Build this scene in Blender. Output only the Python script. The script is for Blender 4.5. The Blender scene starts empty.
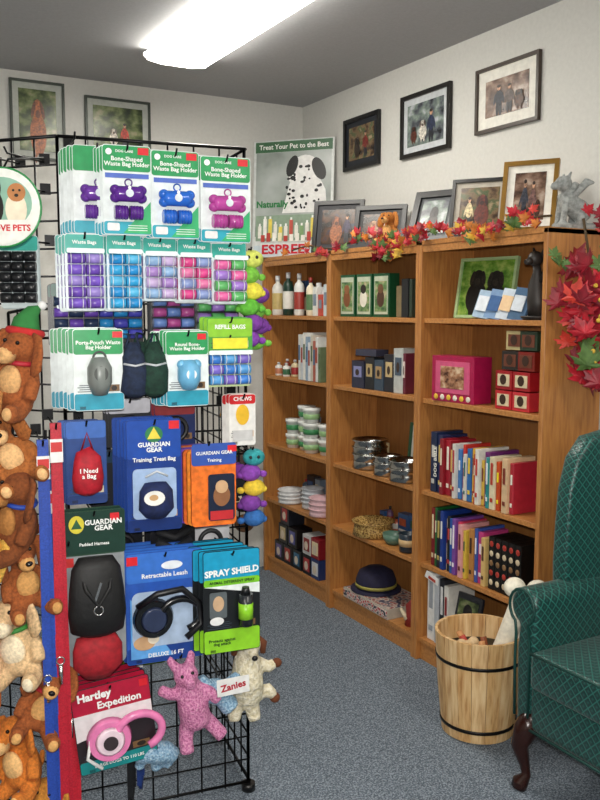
import bpy, bmesh, math, random
from mathutils import Vector, Matrix, Euler
random.seed(11)
R_=math.radians
scene=bpy.context.scene
try: scene.view_settings.view_transform='Standard'
except Exception: pass

# ---------------------------------------------------------------- materials
def lin(h):
    h=h.lstrip('#'); o=[]
    for i in (0,2,4):
        c=int(h[i:i+2],16)/255.0
        o.append(c/12.92 if c<=0.04045 else ((c+0.055)/1.055)**2.4)
    return (o[0],o[1],o[2],1)
MC={}
def base(name):
    m=bpy.data.materials.new(name); m.use_nodes=True
    nt=m.node_tree; b=nt.nodes['Principled BSDF']
    return m,nt,b
def M(h,rough=0.5,metal=0.0,noise=0.06,nscale=40,bump=0.0,emit=0):
    k=(h,rough,metal,noise,nscale,bump,emit)
    if k in MC: return MC[k]
    m,nt,b=base('mat_'+h.strip('#')+'_%d'%int(rough*100))
    c=lin(h)
    b.inputs['Roughness'].default_value=rough; b.inputs['Metallic'].default_value=metal
    tc=nt.nodes.new('ShaderNodeTexCoord'); n=nt.nodes.new('ShaderNodeTexNoise'); n.inputs['Scale'].default_value=nscale
    nt.links.new(tc.outputs['Object'],n.inputs['Vector'])
    r=nt.nodes.new('ShaderNodeValToRGB')
    r.color_ramp.elements[0].position=.3; r.color_ramp.elements[1].position=.7
    r.color_ramp.elements[0].color=tuple(x*(1-noise*2) for x in c[:3])+(1,)
    r.color_ramp.elements[1].color=tuple(min(1,x*(1+noise)) for x in c[:3])+(1,)
    nt.links.new(n.outputs['Fac'],r.inputs['Fac']); nt.links.new(r.outputs['Color'],b.inputs['Base Color'])
    if bump>0:
        bp=nt.nodes.new('ShaderNodeBump'); bp.inputs['Strength'].default_value=bump; bp.inputs['Distance'].default_value=.004
        nt.links.new(n.outputs['Fac'],bp.inputs['Height']); nt.links.new(bp.outputs['Normal'],b.inputs['Normal'])
    if emit>0:
        b.inputs['Emission Color'].default_value=c; b.inputs['Emission Strength'].default_value=emit
    MC[k]=m; return m
def ramp_mat(name,cols,scale,rough=.5,stretch=(1,1,1),detail=3,bump=0,dist=.003,kind='noise',lo=.3,hi=.7):
    m,nt,b=base(name); b.inputs['Roughness'].default_value=rough
    tc=nt.nodes.new('ShaderNodeTexCoord'); mp=nt.nodes.new('ShaderNodeMapping'); mp.inputs['Scale'].default_value=stretch
    nt.links.new(tc.outputs['Object'],mp.inputs['Vector'])
    n=nt.nodes.new('ShaderNodeTexNoise' if kind=='noise' else 'ShaderNodeTexVoronoi'); n.inputs['Scale'].default_value=scale
    if kind=='noise': n.inputs['Detail'].default_value=detail
    nt.links.new(mp.outputs[0],n.inputs['Vector'])
    out=n.outputs['Fac'] if kind=='noise' else n.outputs['Distance']
    r=nt.nodes.new('ShaderNodeValToRGB'); e=r.color_ramp.elements
    k=len(cols)
    e[0].position=lo; e[1].position=hi; e[0].color=lin(cols[0]); e[1].color=lin(cols[-1])
    for i in range(1,k-1):
        x=e.new(lo+(hi-lo)*i/(k-1)); x.color=lin(cols[i])
    nt.links.new(out,r.inputs['Fac']); nt.links.new(r.outputs['Color'],b.inputs['Base Color'])
    if bump>0:
        bp=nt.nodes.new('ShaderNodeBump'); bp.inputs['Strength'].default_value=bump; bp.inputs['Distance'].default_value=dist
        nt.links.new(out,bp.inputs['Height']); nt.links.new(bp.outputs['Normal'],b.inputs['Normal'])
    return m
oak=ramp_mat('oak_veneer',['#9c6434','#b3783f','#c0864a'],14,.42,(6,6,.6),5,.08,.001)
oak2=ramp_mat('oak_veneer_shelf',['#a06836','#b67b41','#c3894d'],14,.42,(6,.6,6),5,.08,.001)
oak_back=ramp_mat('oak_back_panel',['#8c5a2c','#9f6b37'],14,.55,(6,6,.6),4)
carpet=ramp_mat('carpet_loop',['#454f5a','#6b7682','#98a3ae'],185,.95,(1,1,1),2,.8,.006,lo=.34,hi=.66)
wallm=ramp_mat('painted_wall',['#d0cfc9','#d7d6d0'],60,.85,(1,1,1),4,.06,.001)
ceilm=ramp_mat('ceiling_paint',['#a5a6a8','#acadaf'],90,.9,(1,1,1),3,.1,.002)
trimm=M('#b9b5ab',.5)
pine=ramp_mat('pine_stave',['#c09260','#dfba86','#ecce9e'],12,.5,(7,7,.7),5,.05,.001)
pine2=ramp_mat('pine_stave_dark',['#b07e4a','#d4aa72','#e0bd8a'],12,.5,(7,7,.7),5,.05,.001)
black=M('#0c0c0e',.35); blackw=M('#101012',.3,.6)
white=M('#e8e8e6',.35); mahog=M('#2a0f08',.22)
def chair_fabric():
    m,nt,b=base('green_diamond_brocade'); N=nt.nodes; L=nt.links
    tc=N.new('ShaderNodeTexCoord'); sp=N.new('ShaderNodeSeparateXYZ'); L.new(tc.outputs['Object'],sp.inputs[0])
    sn=N.new('ShaderNodeSeparateXYZ'); L.new(tc.outputs['Normal'],sn.inputs[0])
    def mt(op,a,bb=None):
        x=N.new('ShaderNodeMath'); x.operation=op
        for i,v in enumerate((a,bb)):
            if v is None: continue
            if isinstance(v,(int,float)): x.inputs[i].default_value=v
            else: L.new(v,x.inputs[i])
        return x.outputs[0]
    X,Y,Z=sp.outputs['X'],sp.outputs['Y'],sp.outputs['Z']
    side=mt('GREATER_THAN',mt('ABSOLUTE',sn.outputs['X']),.6)
    yz=mt('ADD',Y,Z)
    p=mt('ADD',mt('MULTIPLY',side,Y),mt('MULTIPLY',mt('SUBTRACT',1,side),X))
    q=mt('ADD',mt('MULTIPLY',side,Z),mt('MULTIPLY',mt('SUBTRACT',1,side),yz))
    k=92
    a=mt('ABSOLUTE',mt('SINE',mt('MULTIPLY',mt('ADD',p,q),k)))
    c=mt('ABSOLUTE',mt('SINE',mt('MULTIPLY',mt('SUBTRACT',p,q),k)))
    mn=mt('MINIMUM',a,c)
    r=N.new('ShaderNodeValToRGB'); e=r.color_ramp.elements
    e[0].position=.12; e[0].color=lin('#256a61'); e[1].position=.34; e[1].color=lin('#0b3431')
    x=e.new(.85); x.color=lin('#0b3431'); x=e.new(.93); x.color=lin('#17504a')
    L.new(mn,r.inputs['Fac']); L.new(r.outputs['Color'],b.inputs['Base Color'])
    b.inputs['Roughness'].default_value=.38
    b.inputs['Sheen Weight'].default_value=.15
    bp=N.new('ShaderNodeBump'); bp.inputs['Strength'].default_value=.35; bp.inputs['Distance'].default_value=.002
    L.new(mn,bp.inputs['Height']); L.new(bp.outputs['Normal'],b.inputs['Normal'])
    return m
fabric=chair_fabric()

# ---------------------------------------------------------------- mesh builder
class MB:
    def __init__(s): s.bm=bmesh.new(); s.mats=[]
    def mi(s,m):
        if m not in s.mats: s.mats.append(m)
        return s.mats.index(m)
    def _f(s,verts,m,smooth):
        i=s.mi(m)
        for f in {f for v in verts for f in v.link_faces}:
            f.material_index=i; f.smooth=(smooth and len(f.verts)<=4)
    def mat(s,c,rot,sc):
        return Matrix.Translation(c)@Euler([R_(a) for a in rot]).to_matrix().to_4x4()@Matrix.Diagonal((sc[0],sc[1],sc[2],1))
    def box(s,c,size,m,rot=(0,0,0)):
        r=bmesh.ops.create_cube(s.bm,size=1,matrix=s.mat(c,rot,size)); s._f(r['verts'],m,False); return r['verts']
    def cyl(s,c,r,h,m,rot=(0,0,0),r2=None,seg=16,sc=(1,1,1)):
        q=bmesh.ops.create_cone(s.bm,cap_ends=True,segments=seg,radius1=r,radius2=r if r2 is None else r2,depth=h,matrix=s.mat(c,rot,sc)); s._f(q['verts'],m,True)
    def sph(s,c,r,m,rot=(0,0,0),seg=14):
        if not hasattr(r,'__len__'): r=(r,r,r)
        q=bmesh.ops.create_uvsphere(s.bm,u_segments=seg,v_segments=max(6,seg*2//3),radius=1,matrix=s.mat(c,rot,r)); s._f(q['verts'],m,True)
    def tube(s,pts,rads,m,seg=8,closed=False,flat=1.0):
        pts=[Vector(p) for p in pts]; n=len(pts)
        if not hasattr(rads,'__len__'): rads=[rads]*n
        T=[]
        for i in range(n):
            if closed: t=pts[(i+1)%n]-pts[(i-1)%n]
            else: t=pts[min(i+1,n-1)]-pts[max(i-1,0)]
            T.append(t.normalized() if t.length>1e-9 else Vector((0,0,1)))
        a=Vector((0,0,1)) if abs(T[0].z)<.9 else Vector((1,0,0))
        nrm=(a-T[0]*a.dot(T[0])).normalized(); rings=[]; vs=[]
        for i in range(n):
            nrm=nrm-T[i]*nrm.dot(T[i]); nrm.normalize(); bn=T[i].cross(nrm)
            ring=[]
            for j in range(seg):
                an=2*math.pi*j/seg
                ring.append(s.bm.verts.new(pts[i]+(nrm*math.cos(an)+bn*math.sin(an)*flat)*rads[i]))
            rings.append(ring); vs+=ring
        for i in range(n if closed else n-1):
            A=rings[i];B=rings[(i+1)%n]
            for j in range(seg): s.bm.faces.new((A[j],A[(j+1)%seg],B[(j+1)%seg],B[j]))
        if not closed:
            s.bm.faces.new(rings[0][::-1]); s.bm.faces.new(rings[-1])
        s._f(vs,m,True)
    def ring(s,c,R,r,m,axis='y',sx=1,sz=1,seg=24,ts=8):
        pts=[]
        for i in range(seg):
            a=2*math.pi*i/seg; u=R*sx*math.cos(a); v=R*sz*math.sin(a)
            if axis=='y': pts.append((c[0]+u,c[1],c[2]+v))
            elif axis=='z': pts.append((c[0]+u,c[1]+v,c[2]))
            else: pts.append((c[0],c[1]+u,c[2]+v))
        s.tube(pts,r,m,ts,closed=True)
    def poly(s,pts,y,t,m):
        a=[s.bm.verts.new((p[0],y,p[1])) for p in pts]; b=[s.bm.verts.new((p[0],y+t,p[1])) for p in pts]
        s.bm.faces.new(a); s.bm.faces.new(b[::-1]); n=len(pts)
        for i in range(n): s.bm.faces.new((a[i],b[i],b[(i+1)%n],a[(i+1)%n]))
        s._f(a+b,m,False)
    def disc(s,cx,cz,rx,rz,y,m,rot=0,seg=20,t=.0008):
        c=math.cos(R_(rot));d=math.sin(R_(rot)); P=[]
        for i in range(seg):
            a=2*math.pi*i/seg; u=rx*math.cos(a);v=rz*math.sin(a); P.append((cx+u*c-v*d,cz+u*d+v*c))
        s.poly(P,y-t,t,m)
    def lathe(s,prof,c,m,seg=24):
        rings=[];vs=[]
        for r,z in prof:
            ring=[s.bm.verts.new((c[0]+max(r,1e-4)*math.cos(2*math.pi*j/seg),c[1]+max(r,1e-4)*math.sin(2*math.pi*j/seg),c[2]+z)) for j in range(seg)]
            rings.append(ring);vs+=ring
        for i in range(len(rings)-1):
            A=rings[i];B=rings[i+1]
            for j in range(seg): s.bm.faces.new((A[j],A[(j+1)%seg],B[(j+1)%seg],B[j]))
        s.bm.faces.new(rings[0][::-1]); s.bm.faces.new(rings[-1])
        s._f(vs,m,True)
    def build(s,name,loc=(0,0,0),rot=(0,0,0),bevel=0,bseg=2,sub=0,remesh=0,parent=None,scale=1,smooth_all=False,recalc=True):
        if recalc: bmesh.ops.recalc_face_normals(s.bm,faces=s.bm.faces)
        me=bpy.data.meshes.new(name); s.bm.to_mesh(me); s.bm.free()
        for m in s.mats: me.materials.append(m)
        if smooth_all:
            for p in me.polygons: p.use_smooth=True
        o=bpy.data.objects.new(name,me); scene.collection.objects.link(o)
        o.location=loc; o.rotation_euler=[R_(a) for a in rot]; o.scale=scale if hasattr(scale,'__len__') else (scale,)*3
        if bevel>0:
            b=o.modifiers.new('bev','BEVEL'); b.width=bevel; b.segments=bseg; b.limit_method='ANGLE'; b.angle_limit=R_(40)
        if remesh>0:
            r=o.modifiers.new('rm','REMESH'); r.mode='VOXEL'; r.voxel_size=remesh; r.use_smooth_shade=True
            q=o.modifiers.new('sm','SMOOTH'); q.factor=.6; q.iterations=4
        if sub>0:
            q=o.modifiers.new('ss','SUBSURF'); q.levels=sub; q.render_levels=sub
        if parent: o.parent=parent
        return o
def text(parent,st,size,x,z,y,m,bold=.0,rz=0,align='CENTER',sx=1.0,name=None):
    cu=bpy.data.curves.new('label_text','FONT'); cu.body=st; cu.size=size; cu.align_x=align; cu.align_y='CENTER'
    cu.extrude=.0003; cu.offset=bold*size; cu.space_line=.85; cu.resolution_u=2
    cu.materials.append(m)
    o=bpy.data.objects.new(name or 'label_text',cu); scene.collection.objects.link(o)
    o.parent=parent; o.location=(x,y,z); o.rotation_euler=(R_(90),R_(rz),0); o.scale=(sx,1,1)
    return o

# ---------------------------------------------------------------- room shell
WX,BY,CZ=2.5,4.44,2.68
LX,FY=-1.9,-1.8
def slab(name,c,size,m):
    mb=MB(); mb.box((0,0,0),size,m); return mb.build(name,c)
slab('floor',((WX+LX)/2,(BY+FY)/2,-.05),(WX-LX+.2,BY-FY+.2,.1),carpet)
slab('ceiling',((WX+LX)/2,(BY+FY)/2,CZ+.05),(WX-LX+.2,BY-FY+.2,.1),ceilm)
slab('wall_right',(WX+.05,(BY+FY)/2,CZ/2),(.1,BY-FY+.2,CZ),wallm)
slab('wall_back',((WX+LX)/2,BY+.05,CZ/2),(WX-LX,.1,CZ),wallm)
slab('wall_left',(LX-.05,(BY+FY)/2,CZ/2),(.1,BY-FY+.2,CZ),wallm)
slab('wall_front',((WX+LX)/2,FY-.05,CZ/2),(WX-LX,.1,CZ),wallm)
slab('baseboard_back',((WX+LX)/2-.16,BY-.006,.045),(WX-LX-.33,.012,.09),trimm)
slab('baseboard_right',(WX-.006,(2.18+FY)/2,.045),(.012,2.18-FY,.09),trimm)

# ---------------------------------------------------------------- ceiling fixture and added fill fixtures
lens=M('#fffaf0',.4,0,0,emit=21)
def fixture(x,y):
    mb=MB()
    mb.box((0,0,-.012),(.26,1.24,.024),white)
    P=[(-.15,-.02),(-.155,-.03),(-.135,-.05),(-.07,-.06),(.07,-.06),(.135,-.05),(.155,-.03),(.15,-.02)]
    mb.poly([(p[0],p[1]) for p in P],-.61,1.22,lens)
    P2=[(p[0]*1.03,p[1]*1.03 if p[1]<-.021 else -.018) for p in P]
    mb.poly(P2,-.622,.012,white); mb.poly(P2,.61,.012,white)
    mb.build('ceiling_and_fill_fixture',(x,y,CZ))
fixture(1.475,3.17); fixture(1.475,.2); fixture(-.5,.4)  # all after the first are out of view, added as fill light

# ---------------------------------------------------------------- bookcases
SZ=[.10,.437,.757,1.150,1.488]; TOP=1.81
def bookcase(yc):
    mb=MB(); w=.728; d=.285; t=.02
    for sx in (-1,1): mb.box((sx*(w/2-t/2),0,TOP/2-.001),(t,d,TOP-.002),oak)
    mb.box((0,0,TOP-t/2),(w,d,t),oak2)
    for z in SZ: mb.box((0,.004,z-t/2),(w-2*t,d-.02,t),oak2)
    mb.box((0,-d/2+.03,.04),(w-2*t,.016,.08),oak2)
    mb.box((0,d/2-.004,TOP/2),(w-2*t,.006,TOP-.03),oak_back)
    mb.box((0,-d/2+.012,TOP-t-.014),(w-2*t,.016,.03),oak2)
    mb.build('bookcase',(2.345,yc,0),(0,0,-90),bevel=.0012,bseg=1)
for yc in (2.556,3.286,4.016): bookcase(yc)
def onshelf(mb,name,Y,z,X=2.3,rz=-90,**k): return mb.build(name,(X,Y,z+.001),(0,0,rz),**k)

# ---------------------------------------------------------------- framed pictures
def pic(name,cols,scale): return ramp_mat(name,cols,scale,.25,(1,1,1.3),7,lo=.34,hi=.66)
P_green=pic('photo_grass',['#1b2a18','#3d4b28','#6d7b4c','#9f9a78'],14)
P_brown=pic('photo_field',['#1a120e','#4b3828','#7a6448','#4a5a3a','#a58f70'],14)
P_sepia=pic('photo_sepia',['#2b1f1a','#61493c','#8a7060','#b9a797'],14)
P_gray=pic('photo_gray',['#25282c','#5b6066','#7b8a80','#b7bbc0'],14)
P_dark=pic('photo_dark',['#0e0c0a','#2c2018','#5b3a22','#2a3448'],14)
def frame(name,loc,rot,w,h,fw,fm,matw,matm,pm,figs=(),easel=False):
    mb=MB(); t=.018
    for sx in (-1,1): mb.box((sx*(w/2-fw/2),0,h/2),(fw,t,h),fm)
    for z in (fw/2,h-fw/2): mb.box((0,0,z),(w-2*fw+.001,t,fw),fm)
    mb.box((0,.004,h/2),(w-2*fw+.002,.006,h-2*fw+.002),matm)
    iw=w-2*fw-2*matw; ih=h-2*fw-2*matw
    mb.box((0,.0005,h/2),(iw,.003,ih),pm)
    for k,f in enumerate(figs):
        mb.disc(f[0]*iw/2,h/2+f[1]*ih/2,f[2]*iw/2,f[3]*ih/2,-.0012-.0002*k,M(f[4],.35,0,.35,90),f[5] if len(f)>5 else 0,t=.0006)
    if easel: mb.box((0,.046,h*.44),(.04,.004,h*.66),black,(24,0,0))
    return mb.build(name,loc,rot,bevel=.002,bseg=2)
def dog(x,z,s,c,c2='#1b1512'):   # seated dog portrait in picture units
    return [(x,z-.28*s,.22*s,.34*s,c),(x-.08*s,z-.45*s,.05*s,.3*s,c),(x+.08*s,z-.45*s,.05*s,.3*s,c),(x,z+.12*s,.13*s,.17*s,c),(x-.12*s,z+.12*s,.045*s,.15*s,c2,-12),(x+.12*s,z+.12*s,.045*s,.15*s,c2,12),(x,z+.05*s,.06*s,.07*s,c2)]
def man(x,z,s,c,leg='#22242c',skin='#c99b7c'):
    return [(x-.06*s,z-.55*s,.06*s,.35*s,leg),(x+.06*s,z-.55*s,.06*s,.35*s,leg),(x,z-.08*s,.15*s,.34*s,c),(x-.16*s,z-.12*s,.045*s,.26*s,c,-12),(x+.16*s,z-.12*s,.045*s,.26*s,c,12),(x,z+.36*s,.07*s,.12*s,skin),(x,z+.44*s,.075*s,.07*s,'#2a1c14')]
cream=M('#e9e6dc',.6)
frame('wall_picture_frame',(2.489,2.73,2.262),(0,0,-90),.37,.265,.014,M('#3a2d22',.35),.045,cream,P_sepia,man(-.35,.05,1.2,'#2a2d38')+man(.15,.0,1.1,'#5a4a44')+dog(.6,-.2,1,'#4c2c1a'))
frame('wall_picture_frame',(2.489,3.27,2.238),(0,0,-90),.37,.29,.02,M('#15110e',.3),.03,M('#c9cdd0',.6),P_gray,man(.35,.0,1.1,'#2c3550')+dog(-.1,-.15,1,'#d9d4c8','#5b4a40')+dog(-.6,-.3,.8,'#5b2f22'))
frame('wall_picture_frame',(2.489,3.805,2.25),(0,0,-90),.33,.265,.02,black,.028,M('#20242c',.6),P_brown,man(.35,.05,1.1,'#7d2b22')+dog(-.3,-.1,1.1,'#2b1d14'))
frame('wall_picture_frame',(1.40,4.429,2.29),(0,0,0),.345,.31,.012,M('#39423a',.4),.03,M('#b8bcb4',.6),P_green,man(.25,-.1,.8,'#c8402e')+dog(-.2,-.2,.8,'#d8cfc0','#6a5a48'))
frame('wall_picture_frame',(.993,4.429,2.26),(0,0,0),.265,.38,.012,M('#39423a',.4),.03,M('#b8bcb4',.6),P_green,dog(0,.1,2.0,'#a85c2a','#6b3616'))
gold=M('#9a7434',.3,.5)
frame('tabletop_picture_frame',(2.30,2.40,TOP+.001),(-14,0,-57),.205,.275,.017,gold,.028,cream,P_sepia,man(-.3,.05,1.3,'#3a3d48')+man(.25,.0,1.2,'#7a5a54')+dog(.6,-.4,.8,'#4c2c1a'),True)
frame('tabletop_picture_frame',(2.32,2.70,TOP+.001),(-16,0,-54),.23,.25,.014,black,.022,M('#b9b2a4',.6),P_brown,dog(.15,.15,1.7,'#6b2a1c','#3a160e')+man(-.5,.0,1.1,'#d7c69a'),True)
frame('tabletop_picture_frame',(2.33,3.03,TOP+.001),(-22,0,-68),.22,.25,.03,black,.015,M('#3b3f42',.5),P_gray,dog(0,.1,1.8,'#2b2320'),True)
frame('tabletop_picture_frame',(2.34,3.43,TOP+.001),(-15,0,-55),.26,.215,.022,black,.02,M('#18181c',.5),P_dark,dog(-.35,.1,1.4,'#b78a63','#7a4a28')+dog(.35,.0,1.3,'#d1c5b4','#6a4a30'),True)
frame('tabletop_picture_frame',(2.33,3.79,TOP+.001),(-12,0,-50),.27,.275,.022,black,.025,M('#23232a',.5),P_dark,dog(-.1,.1,1.7,'#a8643a','#5a2c14')+man(.55,.1,1.2,'#443a55'),True)

# ---------------------------------------------------------------- poster
mb=MB(); pw,ph=.47,.64
mb.box((0,.004,ph/2),(pw,.008,ph),M('#d8dcd9',.4))
mb.box((0,-.0005,.345),(pw-.03,.001,.46),ramp_mat('poster_misty_landscape',['#7d867f','#a4aba6','#b9bfbc'],5,.3))
mb.box((0,-.0008,ph-.035),(pw-.02,.001,.058),M('#3f6a48',.4))
mb.box((0,-.0008,.035),(pw-.02,.001,.06),M('#c9d6dc',.4))
mb.box((-.01,-.001,.16),(pw-.06,.001,.14),M('#8ba08a',.4))
wh=M('#ecebe8',.4); bk=M('#111111',.4)
mb.poly([(-.06,.24),(.2,.24),(.19,.36),(.13,.47),(.03,.47),(-.02,.40)],-.0018,.0008,wh)
mb.disc(.07,.475,.085,.078,-.0018,wh); mb.disc(.03,.435,.055,.04,-.0026,wh,20)
mb.disc(-.005,.495,.03,.06,-.003,bk,-20); mb.disc(.15,.475,.035,.065,-.003,bk,25)
mb.disc(.0,.43,.016,.012,-.0034,bk); mb.disc(.045,.49,.011,.009,-.0034,bk); mb.disc(.09,.49,.011,.009,-.0034,bk)
for i in range(40):
    a=random.uniform(-.04,.17); b=random.uniform(.25,.53)
    if (a-.07)**2/.012+(b-.4)**2/.03<1: mb.disc(a,b,random.uniform(.005,.012),random.uniform(.005,.010),-.0034,bk,seg=8)
for i in range(13):
    x=-.19+i*.031; hh=random.uniform(.06,.11); c=random.choice(['#e7e4da','#d9c9a0','#c7584a','#f0efe8','#7fa06c','#e8d25c'])
    mb.box((x,-.003,.105+hh/2),(.02,.003,hh),M(c,.4)); mb.box((x,-.003,.105+hh+.007),(.01,.003,.014),M('#f4f4f0',.4))
for i in range(11):
    x=-.17+i*.034; hh=random.uniform(.03,.05); mb.box((x,-.006,.085+hh/2),(.022,.003,hh),M(random.choice(['#f2efe6','#d6a24e','#69905c','#b9423a','#efe6c0']),.4))
po=mb.build('advertising_poster',(2.292,4.20,TOP+.001),(-4,0,-49))
text(po,'Treat Your Pet to the Best',.037,0,ph-.036,-.003,M('#f4f6f0',.4),.02)
text(po,'Naturally',.05,-.12,.29,-.004,M('#1e7a3c',.4),.03)
text(po,'ESPREE',.07,-.05,.04,-.003,M('#c8102a',.4),.03,sx=1.2)

# ---------------------------------------------------------------- wing chair (local: faces -y)
mb=MB()
def arm(sx):
    prof=[]
    for a in range(-70,200,18): prof.append((.322+.062*math.cos(R_(a)),.587+.062*math.sin(R_(a))))
    P=[(.275,.20),(.345,.20),(.352,.45)]+prof+[(.262,.50)]
    P=[(sx*p[0],p[1]) for p in P]
    mb.poly(P,-.31,.50,fabric)
arm(1); arm(-1)
mb.box((0,-.02,.275),(.56,.58,.15),fabric)
mb.box((0,-.06,.405),(.535,.54,.12),fabric)
bp=[(-.30,.34),(.30,.34),(.315,.9),(.30,1.04),(.24,1.10),(.12,1.135),(0,1.145),(-.12,1.135),(-.24,1.10),(-.30,1.04),(-.315,.9)]
def shear(vs):
    for v in vs: v.co.y+=max(0,(v.co.z-.36))*.10
n=len(mb.bm.verts); mb.poly(bp,.15,.10,fabric); mb.bm.verts.ensure_lookup_table(); shear([mb.bm.verts[i] for i in range(n,len(mb.bm.verts))])
def wing(sx):
    O=[(-.13,.60),(-.135,.70),(-.13,.82),(-.12,.94),(-.09,1.04),(-.03,1.105),(.08,1.13),(.22,1.12),(.31,1.08),(.30,.60)]
    a=[mb.bm.verts.new((sx*(.285+ (0.02 if y<0 else 0)),y,z)) for y,z in O]; b=[mb.bm.verts.new((sx*(.345+(0.03 if y<0 else 0)),y,z)) for y,z in O]
    mb.bm.faces.new(a); mb.bm.faces.new(b[::-1])
    for i in range(len(O)): j=(i+1)%len(O); mb.bm.faces.new((a[i],b[i],b[j],a[j]))
    mb._f(a+b,fabric,False)
wing(1); wing(-1)
mb.box((0,.255,.55),(.64,.07,.68),fabric,(-4,0,0))
chair=mb.build('wingback_armchair',(2.180,1.636,0),(0,0,-90),bevel=.02,bseg=4,smooth_all=True,scale=(.945,.93,1.01))
for sx in (-1,1):
    lb=MB()
    lb.tube([(sx*.29,-.27,.24),(sx*.305,-.30,.19),(sx*.312,-.318,.14),(sx*.30,-.305,.08),(sx*.295,-.30,.045),(sx*.302,-.32,.022),(sx*.305,-.325,.004)],[.04,.042,.030,.018,.016,.028,.026],mahog,12)
    lb.build('front_leg',parent=chair,smooth_all=True)
    lb=MB(); lb.tube([(sx*.27,.24,.26),(sx*.275,.255,.12),(sx*.28,.28,.004)],[.026,.022,.016],mahog,8); lb.build('rear_leg',parent=chair)
lb=MB()
cord=M('#12403a',.5)
for sx in (-1,1):
    pts=[(sx*(.322+.057*math.cos(R_(a))),-.316,.587+.058*math.sin(R_(a))) for a in range(-80,260,20)]
    lb.tube([(sx*.345,-.314,.23),(sx*.35,-.314,.42),(sx*.345,-.316,.50)]+pts[1:]+[(sx*.285,-.314,.48),(sx*.283,-.314,.24)],.005,cord,6)
lb.tube([(-.26,-.335,.462),(0,-.34,.466),(.26,-.335,.462)],.005,cord,6)
lb.tube([(-.28,-.315,.205),(.28,-.315,.205)],.005,cord,6)
lb.build('piping',parent=chair)

# ---------------------------------------------------------------- wooden bucket + rawhide bones
BX,BYY=2.028,2.296
mb=MB(); n=18; r0,r1,hb=.13,.16,.375; th=.012
for i in range(n):
    a0=2*math.pi*i/n+.006; a1=2*math.pi*(i+1)/n-.006; am=(a0+a1)/2
    V=[]
    for z,r in ((0.004,r0),(hb*.5,(r0+r1)/2+.003),(hb,r1)):
        for rr in (r,r-th):
            for a in (a0,am,a1): V.append(mb.bm.verts.new((rr*math.cos(a),rr*math.sin(a),z)))
    def q(*ix): mb.bm.faces.new([V[k] for k in ix])
    for L in (0,1):
        o=L*6; u=o+6
        q(o,o+1,u+1,u); q(o+1,o+2,u+2,u+1); q(o+3,u+3,u+4,o+4); q(o+4,u+4,u+5,o+5); q(o,u,u+3,o+3); q(o+2,o+5,u+5,u+2)
    q(0,3,4,1); q(1,4,5,2); q(12,13,16,15); q(13,14,17,16)
    mb._f(V,pine if i%2 else pine2,False)
mb.cyl((0,0,.02),r0-th,.02,pine2,seg=24)
for z in (.045,.285):
    r=r0+(r1-r0)*z/hb+.0035
    mb.lathe([(r-.003,z-.006),(r,z-.006),(r+.001,z+.006),(r-.002,z+.006)],(0,0,0),M('#1c1a19',.4,.6),36)
bk_=mb.build('wooden_bucket',(BX,BYY,0))
raw=M('#f2ebd8',.6,0,.08,60,.4); raw2=M('#d9b98d',.55,0,.12,60,.4)
def bone(name,base,tip,r,m):
    mb=MB(); A=Vector(base);B=Vector(tip);d=(B-A)
    side=d.cross(Vector((.45,.85,0))).normalized()
    pts=[A+d*t for t in (0,.15,.5,.85,.93,1.0)]
    mb.tube(pts,[r,r*.95,r*.88,r*.95,r*1.05,r*.8],m,12)
    for E in (A,B):
        for s_ in (-1,1): mb.sph(E+side*s_*r*1.05-d.normalized()*r*.2*s_,(r*1.05,r*1.0,r*.95),m)
    return mb.build(name,smooth_all=True,remesh=.005)
bone('rawhide_bone',(BX-.02,BYY-.035,.12),(2.098,2.140,.56),.038,raw)
bone('rawhide_bone',(BX+.04,BYY-.03,.14),(2.135,2.135,.50),.028,raw)
bone('rawhide_bone',(BX-.06,BYY,.20),(BX-.08,BYY-.03,.35),.02,raw2)
mb=MB()
for i in range(9):
    a=i*.9; rr=.05+.02*(i%3); mb.tube([(BX+rr*math.cos(a)-.02,BYY+rr*math.sin(a),.22),(BX+(rr+.02)*math.cos(a+.5)-.02,BYY+(rr+.02)*math.sin(a+.5),.31+.01*(i%3))],.012,M(['#c98f5c','#b8453a','#d8b080','#8a4a2a'][i%4],.6),8)
mb.cyl((BX,BYY,.22),.115,.05,M('#a87848',.8,0,.2,80,.5),seg=24)
mb.build('dog_chew_sticks')

# ---------------------------------------------------------------- shelf contents
def books(name,Y,z,specs,X=2.27,lean=0):
    mb=MB(); x=0
    for (t,h,c,c2) in specs:
        dep=random.uniform(.13,.16); of=random.uniform(-.012,.012)
        mb.box((x+t/2,dep/2-.04+of,h/2),(t*.94,dep,h),M(c,.35),(0,lean,0))
        if c2:
            k=random.choice([.3,.42,.2]); mb.box((x+t/2,-.0415+of,h*.68),(t*.45,.003,h*k),M(c2,.4),(0,lean,0)); mb.box((x+t/2,-.0415+of,h*.18),(t*.5,.003,h*.08),M(c2,.4),(0,lean,0))
        x+=t
    return onshelf(mb,name,Y,z,X,bevel=.0015,bseg=1)
b1=books('row_of_books',2.855,SZ[2],[(.038,.255,'#1c2a4a','#c8c6bf'),(.034,.245,'#232a52','#d8c06a'),(.022,.235,'#8f1d28','#e8d8c0'),(.03,.23,'#a32030','#f0e8d8'),(.02,.22,'#7d1822','#d8b060')])
text(b1,'DOG BIBLE',.026,.055,.135,-.058,M('#eceae0',.4),.03,rz=-90)
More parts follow.
